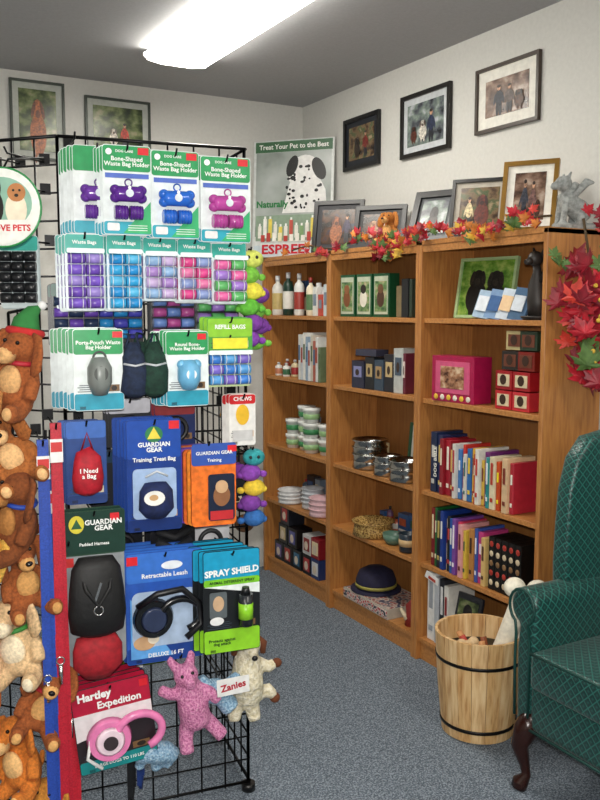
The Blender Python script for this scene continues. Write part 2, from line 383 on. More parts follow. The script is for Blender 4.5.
books('row_of_books',2.70,SZ[2],[(.02,.225,'#d4d2cc','#b03030'),(.022,.205,'#3f78b8','#e8e8f0'),(.014,.225,'#c8382c','#f2eee0'),(.018,.19,'#d8d4ca','#2c6a6a'),(.028,.215,'#2c68a8','#e8c840'),(.02,.22,'#d8a83c','#8a3428'),(.012,.20,'#b8301f','#f0e0c0'),(.022,.222,'#e0ddd4','#c03028'),(.016,.18,'#e0b84a','#7a3020'),(.028,.215,'#6a2a6a','#f0d8e0'),(.018,.2,'#2a8a8a','#e8f0f0'),(.03,.205,'#ddd2b0','#b03a2a'),(.022,.19,'#c84a1a','#f0e01a'),(.02,.205,'#22222a','#f0e8d8'),(.03,.21,'#d8b890','#7a3020'),(.022,.195,'#b02838','#e8e8d8')])
books('row_of_books',2.845,SZ[1],[(.024,.25,'#7a1a20','#d9c7a0'),(.016,.255,'#1f5f2e','#e0d8b8'),(.028,.245,'#161a26','#b8a45a'),(.022,.25,'#1d3a88','#e5e5e0'),(.014,.22,'#c8b8a0','#7a2020'),(.024,.235,'#1c1c20','#c04040'),(.02,.23,'#2558a8','#e5e5e0'),(.022,.235,'#7c4a9c','#f0e8f0'),(.02,.225,'#d03a5a','#f4e8e8'),(.024,.22,'#e0a0a0','#6a2a30'),(.016,.2,'#d8b848','#3a5a3a')])
books('row_of_books',2.60,SZ[1],[(.026,.215,'#b97f42','#3a2010'),(.018,.22,'#3b58a8','#e8e8f0'),(.030,.21,'#b83a78','#f0e0e8'),(.024,.195,'#d7b774','#5a3a28')])
mb=MB()
for i in range(5):
    mb.box((i*.036,.03,.105),(.033,.13,.21),M('#14110f',.35))
    for k in range(5): mb.sph((i*.036,-.037,.03+k*.038),(.011,.003,.012),M(['#d8c8a8','#b03a30','#8a6a48'][k%3],.4),seg=8)
onshelf(mb,'row_of_boxed_ornaments',2.47,SZ[1],2.27)
books('row_of_binders',2.875,SZ[0],[(.055,.30,'#e3e3e0','#9aa0a8'),(.03,.29,'#b8bcc2',None),(.035,.29,'#23252c','#d8d8d8'),(.03,.27,'#d8d6cf','#8a2a2a')])
mb=MB()
mb.lathe([(.09,0),(.115,.05),(.125,.11),(.13,.115),(.118,.115),(.10,.03),(.0,.02)],(0,0,0),ramp_mat('woven_basket',['#3a1a12','#7a2f22','#94503a'],90,.7,kind='v'),28)
for i in range(9): mb.sph((random.uniform(-.07,.07),random.uniform(-.06,.06),.11+random.uniform(0,.02)),(.03,.026,.024),M(random.choice(['#a8342c','#d8c3a0','#2f3c58','#e8e4dc']),.7))
onshelf(mb,'toy_basket',2.56,SZ[0],2.32)
mb=MB(); mb.box((0,.001,.125),(.14,.012,.25),M('#26282e',.4)); mb.box((0,-.006,.14),(.11,.002,.17),P_green); mb.disc(0,.12,.035,.05,-.0065,M('#e5e2da',.5)); mb.disc(0,.18,.025,.03,-.0065,M('#1a1614',.5))
onshelf(mb,'picture_book',2.655,SZ[0],2.25,-85).rotation_euler[0]=R_(-12)
mb=MB(); mb.poly([(-.045,-.012),(.045,-.03),(.05,.0),(-.03,.018)],0,.002,white); mb.poly([(-.02,-.012),(.03,-.022),(.03,-.01),(-.015,-.0)],-.001,.001,M('#b03a2a',.5))
mb.build('shelf_price_card',(2.192,2.79,SZ[1]-.03),(0,0,-90))
mb=MB(); mb.box((0,0,.093),(.235,.10,.186),M('#a8184a',.3)); mb.box((0,-.051,.1),(.19,.003,.13),M('#d0567e',.35)); mb.box((.0,-.053,.1),(.13,.003,.09),pic('box_photo',['#4a2a20','#a87858','#d8c0a0'],30))
for i in range(6): mb.sph((-.09+i*.036,-.053,.018),(.013,.003,.012),M(['#e8c040','#e8e0d0'][i%2],.4),seg=8)
onshelf(mb,'gift_box',2.715,SZ[3],2.27,-84,bevel=.003)
mb=MB()
for i,(x,z,c) in enumerate([(0,0,'#b5202a'),(0,.075,'#9a1820'),(.09,0,'#c03038'),(.09,.075,'#a01c24'),(.03,.15,'#2a2420'),(.11,.15,'#7a2018'),(.05,.225,'#b8a878'),(.12,.225,'#2a3a2a')]):
    mb.box((x,0,z+.036),(.084,.09,.07),M(c,.35)); mb.box((x,-.046,z+.036),(.06,.003,.045),M('#d9c9a5' if i<4 else '#6a3a28',.4)); mb.disc(x,z+.038,.017,.02,-.048,M('#3a2418',.5),seg=10)
onshelf(mb,'stack_of_ornament_boxes',2.43,SZ[3],2.28,-88,bevel=.002)
fr=frame('photo_album',(2.36,2.70,SZ[4]+.001),(-10,0,-80),.29,.25,.012,M('#a9c48f',.4),.0,cream,pic('photo_meadow',['#3c6a20','#6d983a','#a5b960'],20),dog(-.35,.15,1.8,'#14130f','#2a241c')+dog(.35,.1,1.8,'#181610','#2a241c'))
mb=MB()
for i in range(4):
    mb.box((i*.055,.01*i,.055),(.075,.014,.11+.005*i),M(['#a8bfd4','#7f9cc0','#c9d6e2','#54708f'][i],.15),(-18,8,10)); mb.box((i*.055,.01*i-.012,.06),(.05,.004,.06),M(['#e3e9ef','#4a6a9a','#e8c8a0','#d8e0e8'][i],.2),(-18,8,10))
onshelf(mb,'greeting_card_set',2.56,SZ[4],2.25)
mb=MB(); fg=M('#2c2724',.5)
mb.tube([(0,0,.0),(0,0,.012)],[.045,.045],fg,16); mb.tube([(0,0,.01),(0,0,.06),(-.005,0,.11),(0,-.005,.15),(0,-.01,.17)],[.03,.034,.028,.014,.012],fg,12); mb.sph((0,-.015,.19),(.022,.026,.024),fg); mb.tube([(0,-.03,.185),(0,-.055,.178)],[.013,.008],fg,8)
mb.tube([(.02,0,.12),(.05,-.01,.16),(.06,-.01,.21)],[.014,.01,.006],fg,8); mb.tube([(-.015,0,.2),(-.025,.0,.225)],[.009,.003],fg,6); mb.tube([(.015,0,.2),(.025,.0,.225)],[.009,.003],fg,6)
mb.lathe([(.02,0),(.05,.005),(.052,.012),(0,.012)],(0,0,0),fg)
onshelf(mb,'dog_figurine',2.30,SZ[4],2.27,scale=1.15)
# unit 2
mb=MB()
for i in range(3):
    x=(i-1)*.125
    mb.box((x,0,.1),(.112,.06,.2),M('#1b5030',.35)); mb.box((x,-.031,.1),(.094,.003,.175),M('#b8c0a8',.4)); mb.box((x,-.033,.095),(.082,.002,.14),pic('card_photo_%d'%i,['#3b5a3a','#73905a','#b8a888'],25))
    mb.disc(x,.085,.026,.04,-.034,M(['#7a4a28','#e3dccb','#4a3020'][i],.5)); mb.disc(x,.13,.02,.022,-.0345,M(['#8a5a38','#2a221c','#6a4a30'][i],.5))
onshelf(mb,'note_card_boxes',3.41,SZ[4],2.28,-84,bevel=.002)
mb=MB(); mb.box((0,0,.085),(.05,.11,.17),M('#16181c',.4)); mb.box((.036,0,.085),(.02,.1,.165),M('#303c30',.4)); mb.box((-.05,-.01,.07),(.04,.08,.14),M('#7a6a4a',.4)); onshelf(mb,'boxed_note_cards',3.09,SZ[4],2.31,bevel=.002)
mb=MB()
for (x,w,h,c,c2) in [(-.15,.10,.13,'#2a2c40','#8a8cb8'),(-.06,.07,.15,'#1f2024','#b8a070'),(.01,.07,.14,'#3a4a5a','#a88a60'),(.085,.075,.17,'#23232a','#c8b080'),(.15,.07,.20,'#b9bcb8','#4a5a6a'),(.19,.02,.18,'#6a2a3a','#e8d8d0')]:
    mb.box((x,0,h/2),(w*.95,.09,h),M(c,.35)); mb.box((x,-.0465,h*.6),(w*.6,.003,h*.4),M(c2,.4)); mb.disc(x,h*.58,w*.15,h*.12,-.0485,M('#3a2a20',.4),seg=10)
mb.box((-.10,.0,.17),(.14,.08,.03),M('#3a3a4a',.4),(0,0,6))
onshelf(mb,'assorted_gift_boxes',3.27,SZ[3],2.28,-86,bevel=.002)
steel=M('#b8b8b4',.18,1)
def bowl(name,Y,X,z,r,h,m,n=1,gap=.02):
    mb=MB()
    for i in range(n): mb.lathe([(r*.62,0),(r*.95,.004),(r*.9,h*.5),(r*.86,h*.85),(r,h),(r*.95,h+.002),(r*.78,h*.75),(r*.6,h*.2),(0,h*.15)],(0,0,i*gap),m,30)
    return mb.build(name,(X,Y,z+.001))
bowl('steel_dog_bowl',3.42,2.30,SZ[2],.09,.07,steel,n=3,gap=.035)
bowl('steel_dog_bowl',3.235,2.275,SZ[2],.07,.06,steel,n=2,gap=.03)
bowl('steel_dog_bowl',3.075,2.27,SZ[2],.085,.06,steel,n=2,gap=.035)
frame('box_frame',(2.42,3.16,SZ[2]+.001),(-6,0,-80),.19,.235,.012,M('#2f5a3a',.4),.015,cream,P_green,dog(0,.1,1.6,'#e3dccb','#6a4a30'))
wick=ramp_mat('woven_straw',['#6b4a20','#a58242','#c7a564'],120,.6,kind='v')
bowl('woven_pet_bowl',3.37,2.29,SZ[1],.105,.07,wick,n=1)
mb=MB(); mb.lathe([(.03,0),(.038,.005),(.04,.085),(.036,.085),(.034,.01),(0,.01)],(0,0,0),M('#23303a',.3)); mb.ring((.045,0,.045),.025,.005,M('#23303a',.3)); mb.lathe([(.0405,.03),(.041,.03),(.041,.06),(.0405,.06)],(0,0,0),M('#c8a878',.4)); onshelf(mb,'coffee_mug',3.05,SZ[1],2.26)
mb=MB(); mb.lathe([(.03,0),(.045,.02),(.05,.05),(.046,.05),(.04,.02),(0,.01)],(0,0,0),M('#5a7a6a',.3)); onshelf(mb,'small_dish',3.19,SZ[1],2.28)
mb=MB(); cap=M('#1c1a38',.8,0,.15,60)
mb.lathe([(.10,0),(.10,.05),(.085,.09),(.05,.11),(0,.115)],(0,0,0),cap,24); mb.lathe([(.095,.0),(.125,.0),(.125,.008),(.095,.01)],(0,0,0),cap,28); mb.lathe([(.101,.02),(.103,.02),(.103,.035),(.101,.035)],(0,0,0),M('#a09848',.6),24)
onshelf(mb,'knit_cap',3.40,SZ[0]+.05,2.33)
mb=MB(); mb.box((0,0,.024),(.38,.24,.048),M('#b9b2a5',.4)); mb.box((0,-.003,.0485),(.37,.22,.002),ramp_mat('printed_box_lid',['#8a2a30','#d8c8b8','#3c3c58'],45,.4,kind='v'))
mb.box((0,-.121,.024),(.37,.003,.035),ramp_mat('printed_box_side',['#b02a38','#e8dcd0','#2c2c40'],60,.4,kind='v'))
onshelf(mb,'flat_gift_box',3.32,SZ[0],2.33)
mb=MB(); mb.tube([(0,0,0),(.01,0,.05),(-.01,0,.09),(.02,-.01,.12)],[.03,.028,.02,.008],M('#8a2a24',.6),10); mb.tube([(0,-.02,.03),(-.04,-.03,.07)],[.014,.006],M('#d8c8a8',.6),8); onshelf(mb,'stuffed_rooster_toy',3.03,SZ[0],2.27)
# unit 1
def bottle(mb,x,y,r,h,c,capc,lab):
    m=M(c,.3); mb.lathe([(r*.9,0),(r,.004),(r,h*.68),(r*.8,h*.76),(r*.35,h*.82),(r*.35,h*.88),(0,h*.88)],(x,y,0),m,16)
    mb.lathe([(r*.42,h*.86),(r*.42,h),(0,h)],(x,y,0),M(capc,.35),12); mb.lathe([(r*1.02,h*.15),(r*1.03,h*.16),(r*1.03,h*.55),(r*1.02,h*.56)],(x,y,0),M(lab,.4),16)
mb=MB()
for i,(c,cp,l,h,r) in enumerate([('#e6e3da','#e8e8e8','#c8b070',.22,.032),('#d8d4c8','#2a2a2a','#3a5a40',.19,.026),('#1f3b30','#e8e8e8','#e6e2d8',.235,.030),('#3a2418','#111111','#d8c8a8',.18,.026),('#e4e4de','#c8c8c8','#a03a30',.225,.028),('#2a2a30','#333333','#c8a050',.17,.028),('#e8dcc0','#8a2a20','#5a7a50',.20,.024)]): bottle(mb,-.22+i*.062,-.0+(i%2)*.05,r,h,c,cp,l)
onshelf(mb,'shampoo_bottles',4.08,SZ[4],2.26)
mb=MB()
for (x,w,h,c) in [(0,.05,.15,'#e3e3dd'),(.055,.05,.11,'#c04a3a'),(.11,.05,.16,'#c8d4d8'),(.165,.04,.12,'#d8a8a0')]: mb.box((x,0,h/2),(w*.9,.05,h),M(c,.4)); mb.box((x,-.026,h*.55),(w*.6,.002,h*.4),M('#7a8a9a',.4)); mb.cyl((x,0,h+.01),.014,.02,M('#d8d8d8',.3),seg=12)
onshelf(mb,'grooming_supply_boxes',3.86,SZ[4],2.27,bevel=.002)
mb=MB()
for i in range(9):
    h=[.24,.22,.25,.23,.2,.24,.21,.23,.18][i]; mb.box((i*.026-.03,0,h/2),(.022,.13,h),M(['#d9d8d2','#c9ced2','#e4e1d8','#8fa4b8','#e2e2e2','#cfc8b8','#b05a48','#dcdcd8','#6a7a5a'][i],.4)); mb.box((i*.026-.03,-.066,h*.6),(.014,.003,.08),M(['#4a6a8a','#a04a3a','#5a6a4a'][i%3],.4))
onshelf(mb,'care_pamphlet_row',3.94,SZ[3],2.28)
mb=MB()
for i in range(4): bottle(mb,i*.045-.07,(i%2)*.03,.021,.075+.02*(i%2),['#e6e4de','#8a3a2a','#e6e4de','#d8c8a0'][i],'#b8b8b8',['#c07a5a','#e8e8e0','#3a6a4a','#a03030'][i])
onshelf(mb,'small_supplement_jars',4.2,SZ[3],2.25)
tub=M('#e8eae6',.3); tubl=M('#3f8a55',.35); tubl2=M('#9cc48a',.35)
mb=MB()
for j,x in enumerate((-.15,-.05,.055,.155)):
    for k in range([2,3,3,2][j]):
        rr=[.95,1.12,1.1,.9][j]; z=k*.082; mb.lathe([(.034*rr,z),(.041*rr,z+.06),(.045*rr,z+.062),(.045*rr,z+.078),(0,z+.079)],(x,.03*(j%2),0),tub,20); mb.lathe([(.0385*rr,z+.018),(.0405*rr,z+.019),(.0425*rr,z+.045),(.041*rr,z+.046)],(x,.03*(j%2),0),tubl if (j+k)%2 else tubl2,20)
onshelf(mb,'stacked_supplement_tubs',3.99,SZ[2],2.27)
bowl('stacked_ceramic_bowls',4.17,2.27,SZ[1],.075,.035,M('#e6e6e6',.25),n=3,gap=.02)
bowl('stacked_ceramic_bowls',3.82,2.27,SZ[1],.075,.04,M('#e8c0c6',.25),n=3,gap=.028)
bowl('stacked_ceramic_bowls',3.99,2.31,SZ[1],.065,.04,M('#c8ccd2',.25),n=4,gap=.024)
mb=MB()
for i,(x,z,c,c2) in enumerate([(-.19,0,'#141519','#6a5a8a'),(-.085,0,'#191a20','#a83a30'),(.02,0,'#101216','#3a6a8a'),(-.14,.11,'#16181e','#c8b48a'),(-.03,.11,'#1a1414','#5a5a9a'),(-.12,.22,'#22242c','#b03a3a'),(.13,0,'#101014','#b03a3a'),(.13,.11,'#c8c8c8','#8a2a2a'),(.22,0,'#2a3a6a','#d8d8d8'),(.22,.11,'#8a2028','#e8d8b0')]):
    mb.box((x,0,z+.054),(.1 if x<.1 else .085,.1,.106),M(c,.35)); mb.box((x,-.051,z+.055),(.06,.002,.07),M(c2,.4)); mb.disc(x,z+.05,.02,.024,-.053,M('#d9c9b5',.5),seg=12)
onshelf(mb,'stacked_toy_boxes',4.03,SZ[0],2.27,bevel=.002)
# irregular stock standing at the back of the shelves
rs=random.Random(5)
PAL=['#c8c4b8','#5a6a7a','#8a3a2e','#3a5a44','#d8c89a','#2a2c34','#a87a48','#7a8a9a','#e0ddd2','#6a4a6a','#b85a3a','#385a8a']
def backstock(Yc,z,hmax,w=.62,name='boxed_pet_supplies'):
    mb=MB(); x=-w/2
    while x<w/2-.03:
        bw=rs.uniform(.035,.10); 
        if x+bw>w/2: break
        if rs.random()<.86:
            h=rs.uniform(.45,1)*hmax; c=rs.choice(PAL); c2=rs.choice(PAL)
            if rs.random()<.3: bottle(mb,x+bw/2,0,min(.024,bw*.45),h,c,rs.choice(['#e8e8e8','#222222','#b03030']),c2)
            else:
                mb.box((x+bw/2,0,h/2),(bw*.95,.045,h),M(c,.4),(0,0,rs.uniform(-3,3))); mb.box((x+bw/2,-.026,h*.6),(bw*.6,.002,h*.35),M(c2,.4)); mb.box((x+bw/2,-.026,h*.2),(bw*.7,.002,h*.1),M('#ece9e0',.4))
        x+=bw+.004
    onshelf(mb,name,Yc,z,2.44)
backstock(4.016,SZ[4],.22); backstock(4.016,SZ[3],.20); backstock(4.016,SZ[2],.17); backstock(4.016,SZ[1],.15)
backstock(3.286,SZ[4],.15); backstock(3.286,SZ[3],.20); backstock(3.45,SZ[2],.17,.26); backstock(3.286,SZ[1],.13)
backstock(2.43,SZ[4],.16,.36)
mb=MB(); mb.box((0,0,.03),(.11,.08,.06),M('#3a4a6a',.4)); mb.box((.02,0,.085),(.09,.07,.045),M('#c8b080',.4),(0,0,8)); mb.box((0,-.041,.03),(.08,.002,.035),M('#d8d4c8',.4)); onshelf(mb,'small_gift_boxes',2.31,SZ[3],2.26+.0)if False else mb.bm.free()

# ---------------------------------------------------------------- plush helper
def plush(name,loc,rz,sc,c1,c2,rx=0,ry=0,nose='#15100d',earc=None,collar=None):
    m1=M(c1,.95,0,.18,120,.5); m2=M(c2,.95,0,.12,120,.5)
    mb=MB()
    mb.sph((0,0,.085),(.055,.048,.07),m1); mb.sph((0,-.008,.06),(.058,.05,.045),m1)
    mb.tube([(0,0,.13),(0,-.005,.17)],[.035,.035],m1,10)
    mb.sph((0,-.012,.195),(.048,.045,.043),m1); mb.tube([(0,-.04,.188),(0,-.075,.178),(0,-.09,.178)],[.03,.025,.018],m1,12)
    for s_ in (-1,1):
        mb.tube([(s_*.035,0,.13),(s_*.06,-.02,.10),(s_*.066,-.04,.06)],[.022,.02,.019],m1,10)
        mb.tube([(s_*.03,-.01,.04),(s_*.05,-.06,.022),(s_*.055,-.095,.02)],[.028,.025,.022],m1,10); mb.sph((s_*.056,-.10,.027),(.023,.02,.027),m1)
    mb.tube([(0,.04,.05),(0,.07,.06),(0,.085,.09)],[.014,.012,.008],m1,8)
    o=mb.build(name,loc,(rx,ry,rz),remesh=.006,scale=sc)
    mb=MB(); me=M(earc or c1,.95,0,.2,120,.5)
    for s_ in (-1,1):
        mb.tube([(s_*.030,-.005,.230),(s_*.052,-.010,.222),(s_*.064,-.020,.185),(s_*.066,-.025,.145),(s_*.060,-.028,.125)],[.010,.018,.022,.024,.012],me,10,flat=.4)
        mb.sph((s_*.056,-.115,.027),(.015,.008,.018),m2)
    mb.tube([(0,-.062,.176),(0,-.085,.174),(0,-.099,.176)],[.027,.023,.014],m2,12); mb.sph((0,-.042,.10),(.036,.018,.045),m2)
    if collar: mb.ring((0,-.004,.152),.038,.007,M(collar,.6),axis='z')
    mb.build('ears_and_muzzle',parent=o)
    mb=MB(); k=M(nose,.15)
    mb.sph((0,-.112,.184),(.011,.008,.008),k)
    for s_ in (-1,1): mb.sph((s_*.02,-.054,.210),.0058,k)
    mb.build('eyes_and_nose',parent=o)
    return o
plush('plush_dog',(2.26,3.215,TOP+.001),-65,.62,'#b5702f','#d8a060')
mb=MB(); st=M('#9da19f',.9,0,.2,70,.5)
mb.box((0,0,.012),(.14,.09,.024),st)
mb.tube([(.045,0,.05),(.02,0,.075),(-.02,0,.10),(-.035,-.0,.135)],[.036,.04,.036,.028],st,12); mb.sph((-.045,-.01,.165),(.032,.028,.028),st); mb.tube([(-.06,-.01,.16),(-.09,-.012,.152)],[.018,.013],st,10)
for s_ in (-1,1):
    mb.tube([(-.035,s_*.02,.11),(-.045,s_*.024,.06),(-.05,s_*.024,.025)],[.016,.012,.013],st,8); mb.tube([(.04,s_*.024,.06),(.015,s_*.034,.04),(.01,s_*.034,.025)],[.024,.018,.013],st,8)
    mb.tube([(-.035,s_*.02-.008,.185),(-.028,s_*.03-.008,.205)],[.01,.004],st,6)
    mb.tube([(-.01,s_*.02,.12),(.03,s_*.045,.17),(.055,s_*.05,.165)],[.012,.016,.005],st,8)
mb.build('stone_dog_statue',(2.405,2.275,TOP+.001),(0,0,-20),remesh=.005)

# ---------------------------------------------------------------- autumn garland
LC=[M('#b8182a',.5,0,.2,30),M('#cf3a2c',.5,0,.2,30),M('#cf7a2b',.6,0,.2,30),M('#d8ae3c',.6,0,.2,30),M('#8a1024',.5,0,.2,30),M('#56753a',.6,0,.2,30)]
def leaf(bm_,c,size,m,rot):
    out=[(90,1.0),(72,.62),(60,.66),(48,.42),(35,.9),(22,.6),(10,.62),(0,.35),(-22,.66),(-40,.4),(-70,.22),(-90,.3),(-110,.22),(-140,.4),(-158,.66),(180,.35),(170,.62),(158,.6),(145,.9),(132,.42),(120,.66),(108,.62)]
    Rm=Euler(rot).to_matrix(); C=Vector(c)
    vc=bm_.bm.verts.new(C+Rm@Vector((0,0,.12*size))); vs=[]
    for a,r in out: vs.append(bm_.bm.verts.new(C+Rm@Vector((r*size*math.cos(R_(a)),r*size*math.sin(R_(a)),-.18*size*r*r))))
    for i in range(len(vs)): bm_.bm.faces.new((vc,vs[i],vs[(i+1)%len(vs)]))
    bm_._f([vc]+vs,m,False)
def rleaf(mb,c,size,w):
    m=random.choices(LC,w)[0]
    leaf(mb,c,size,m,(R_(90+random.uniform(-35,35)),R_(random.uniform(-60,60)),R_(-50+random.uniform(-45,45))))
mb=MB(); vine=M('#4a3a22',.8); pts=[]
N=40
for i in range(N+1):
    t=i/N; Y=4.05-t*1.87; z=TOP+.024+.014*math.sin(t*21); x=2.215+.012*math.sin(t*17)
    pts.append((x,Y,z))
mb.tube(pts,.004,vine,5)
for i in range(140):
    p=pts[min(N,int(random.random()**.7*N))]
    if random.random()<.55 and p[1]>3.35: continue
    rleaf(mb,(p[0]-random.uniform(.0,.06),p[1]+random.uniform(-.03,.03),p[2]+random.uniform(-.035,.028)),random.uniform(.022,.040),[5,3,3,2,4,3])
for i in range(16): rleaf(mb,(2.18+random.uniform(-.02,.01),3.12+random.uniform(-.10,.10),TOP-random.uniform(-.01,.07)),random.uniform(.025,.04),[4,3,1,1,3,6])
mb.build('autumn_leaf_garland',recalc=False)
mb=MB()
pts=[(2.33,2.155,1.84),(2.34,2.13,1.7),(2.33,2.12,1.55),(2.35,2.12,1.4),(2.35,2.12,1.27)]
mb.tube(pts,.005,vine,5)
for i in range(9): rleaf(mb,(2.36+random.uniform(-.08,.10),2.12+random.uniform(-.03,.04),1.83+random.uniform(-.03,.05)),random.uniform(.035,.05),[5,3,1,2,3,3])
for i in range(90):
    t=random.random(); z=1.70-t*.44; wdt=.05+.11*math.sin(min(1,.15+t*.9)*math.pi)
    rleaf(mb,(2.33+random.uniform(-wdt,wdt),2.08+random.uniform(-.06,.06),z),random.uniform(.05,.085),[8,2,.3,.3,12,2.4])
for i in range(26): mb.sph((2.34+random.uniform(-.1,.1),2.02+random.uniform(-.03,.01),random.uniform(1.35,1.65)),.008,LC[3],seg=6)
mb.tube([(2.33,2.17,1.69),(2.26,2.14,1.70),(2.19,2.13,1.68),(2.15,2.12,1.70)],.004,LC[5],5)
for q_ in ((2.19,2.13,1.69),(2.16,2.12,1.71),(2.22,2.13,1.675)): rleaf(mb,q_,.034,[1,0,0,0,1,8])
mb.build('poinsettia_leaf_spray',recalc=False)

# ---------------------------------------------------------------- gridwall rack
P0=Vector((.592,2.418)); E1=Vector((.990,-.143)).normalized(); N1=Vector((-.143,-.990)).normalized(); RZ=-8.22
E2=Vector((-.6537,.757)).normalized(); N2=Vector((-.757,-.6537)).normalized()
LW=.533; RH=2.0
def RL(s,d,z): p=P0+E1*s+N1*d; return Vector((p.x,p.y,z))
def RL2(t,d,z): p=P0+E2*t+N2*d; return Vector((p.x,p.y,z))
def RL3(t,d,z):
    p=P0+E1*LW-N1*t+E1*d; return Vector((p.x,p.y,z))
rack=MB()
def grid(fn,w):
    nv=int(round(w/.0762))
    for i in range(nv+1):
        r=.0055 if i in (0,nv) else .003
        rack.tube([fn(i*w/nv,0,.02),fn(i*w/nv,0,RH)],r,blackw,6)
    z=.03
    while z<RH+.01:
        rack.tube([fn(0,.004,z),fn(w,.004,z)],.003 if .05<z<RH-.05 else .005,blackw,6); z+=.0757
grid(RL,LW); grid(RL2,.53); grid(RL3,.53)
for f in (RL(0,0,0),RL(LW,0,0),RL2(.53,0,0),RL3(.53,0,0)): rack.cyl((f.x,f.y,.012),.022,.024,black,seg=14)
def hook(s,d,z,fn=RL):
    rack.tube([fn(s,-.006,z+.02),fn(s,-.002,z),fn(s,d,z),fn(s,d+.012,z+.014)],.0028,blackw,6)
    rack.box(fn(s,.005,z+.008),(.028,.008,.03),blackw,(0,0,RZ))
for i,(t,z) in enumerate([(.04,1.93),(.12,1.93),(.20,1.93),(.04,1.85),(.14,1.85),(.24,1.85),(.08,1.78),(.18,1.78)]): hook(t,.16,z,RL2)
hook(.03,.14,1.97)

def place(mb,name,s,d,z,**k):
    hook(s,d+.012,z-.012); return mb.build(name,RL(s,d,z),(0,0,RZ),**k)
def rrect(w,h,r,cx=0,cz=0,n=4):
    P=[]
    for (sx,sz,a0) in ((1,1,0),(-1,1,90),(-1,-1,180),(1,-1,270)):
        for i in range(n+1):
            a=R_(a0+90*i/n); P.append((cx+sx*(w/2-r)+r*math.cos(a),cz+sz*(h/2-r)+r*math.sin(a)))
    return P
FAN=.0055
rp=random.Random(3)
def cards(mb,w,h,n,gap,cbase,chead,hh=.25,cfoot=None,fh=.12,blob=None,fan=FAN,prints=True):
    for i in range(n):
        y=i*gap; jx=-i*fan+random.uniform(-.002,.002) if i else 0; jz=random.uniform(-.004,.004) if i else 0
        mb.poly(rrect(w,h,.008,jx,-h/2+jz),y,.0015,M(cbase,.3))
        if chead: mb.poly(rrect(w*.98,h*hh,.007,jx,-h*hh/2-.002+jz),y-.0012,.001,M(chead,.3))
        if cfoot: mb.poly(rrect(w*.98,h*fh,.006,jx,-h+h*fh/2+.002+jz),y-.0012,.001,M(cfoot,.3))
        if blob and i: mb.box((jx,y-.008,-h*.62),(w*.7,.012,h*.4),M(blob,.3))
    if prints:
        dark=M('#3a4450',.4); 
        for k in range(4): mb.box((-w*.22,-.0016,-h+h*fh+.008+k*.0055),(w*(.42-.08*(k%2)),.0008,.0018),dark)
        mb.box((w*.3,-.0016,-h+h*fh+.016),(w*.22,.0008,.018),M(rp.choice(['#c8a078','#7a5a3a','#a8b890','#d8c8b0']),.4)); mb.disc(w*.3,-h+h*fh+.016,w*.06,.007,-.002,M('#2a2018',.4),seg=10)
        for k in range(7): mb.box((-w*.38+k*.0022,-.0018,-h+.008),(.0011,.0008,.008),M('#101010',.4))
G='#2f9a5c'; teal='#3aa89a'; W_=M('#f2f4f2',.35); red=M('#d8202c',.4)
def bonehold(mb,cz,c,w):
    m=M(c,.2); d=M(c,.35,0,.2)
    mb.tube([(-w*.26,-.016,cz),(-w*.2,-.018,cz),(w*.2,-.018,cz),(w*.26,-.016,cz)],[.019,.020,.020,.019],m,14)
    for sx in (-1,1):
        for sz in (-1,1): mb.sph((sx*w*.27,-.016,cz+sz*.010),(.014,.015,.013),m)
    mb.disc(0,cz,.010,.010,-.038,M('#d8e0e8',.3)); mb.disc(0,cz+.014,.004,.005,-.037,W_)
    mb.ring((0,-.02,cz+.028),.009,.002,d)
    for k in (-1,1):
        mb.cyl((k*w*.155,-.014,cz-.047),.0175,w*.27,m,(0,90,0),seg=14)
        for q in range(4): mb.cyl((k*w*.155+(q-1.5)*w*.06,-.014,cz-.047),.0185,.003,d,(0,90,0),seg=14)
for (s,z,w,col,hd) in ((.153,1.95,.125,'#5a2a8c',G),(.28,1.944,.128,'#2c6ad0',G),(.418,1.937,.14,'#b8489c',G)):
    mb=MB(); h=.228
    cards(mb,w,h,6,.017,'#e6eeee',hd,.28,'#2fa3b8',.14,col,prints=False)
    mb.box((0,-.002,-h*.34),(w*.9,.001,.012),M('#4c6ac0',.4))
    bonehold(mb,-h*.55,col,w)
    mb.disc(-w*.37,-.018,.008,.008,-.002,M('#ffffff',.4)); mb.box((w*.34,-.003,-.014),(.028,.001,.018),red)
    mb.poly([(-w*.1,-h+.004),(w*.48,-h+.004),(w*.48,-h*.62)],-.0024,.001,M('#37b070',.35))
    mb.poly(rrect(w*.25,.02,.004,-w*.3,-h+.02),-.003,.001,M('#e9e9e9',.35))
    for k in range(3): mb.box((w*.2,-.0038,-h+.012+k*.006),(w*.4,.0006,.0018),M('#e8f4ec',.4))
    o=place(mb,'waste_bag_holder_pack',s,.20,z)
    text(o,'Bone-Shaped\nWaste Bag Holder',.0155,0,-.042,-.0032,W_,.02)
    text(o,'DOG CARE',.009,-w*.05,-.016,-.003,W_,.02)
mb=MB(); cards(mb,.125,.228,6,.02,'#e6ecec',G,.28,'#2fa3b8',.14,'#6a3a9c',prints=False); bonehold(mb,-.125,'#6a3a9c',.12); place(mb,'waste_bag_holder_pack',.085,.14,1.955)

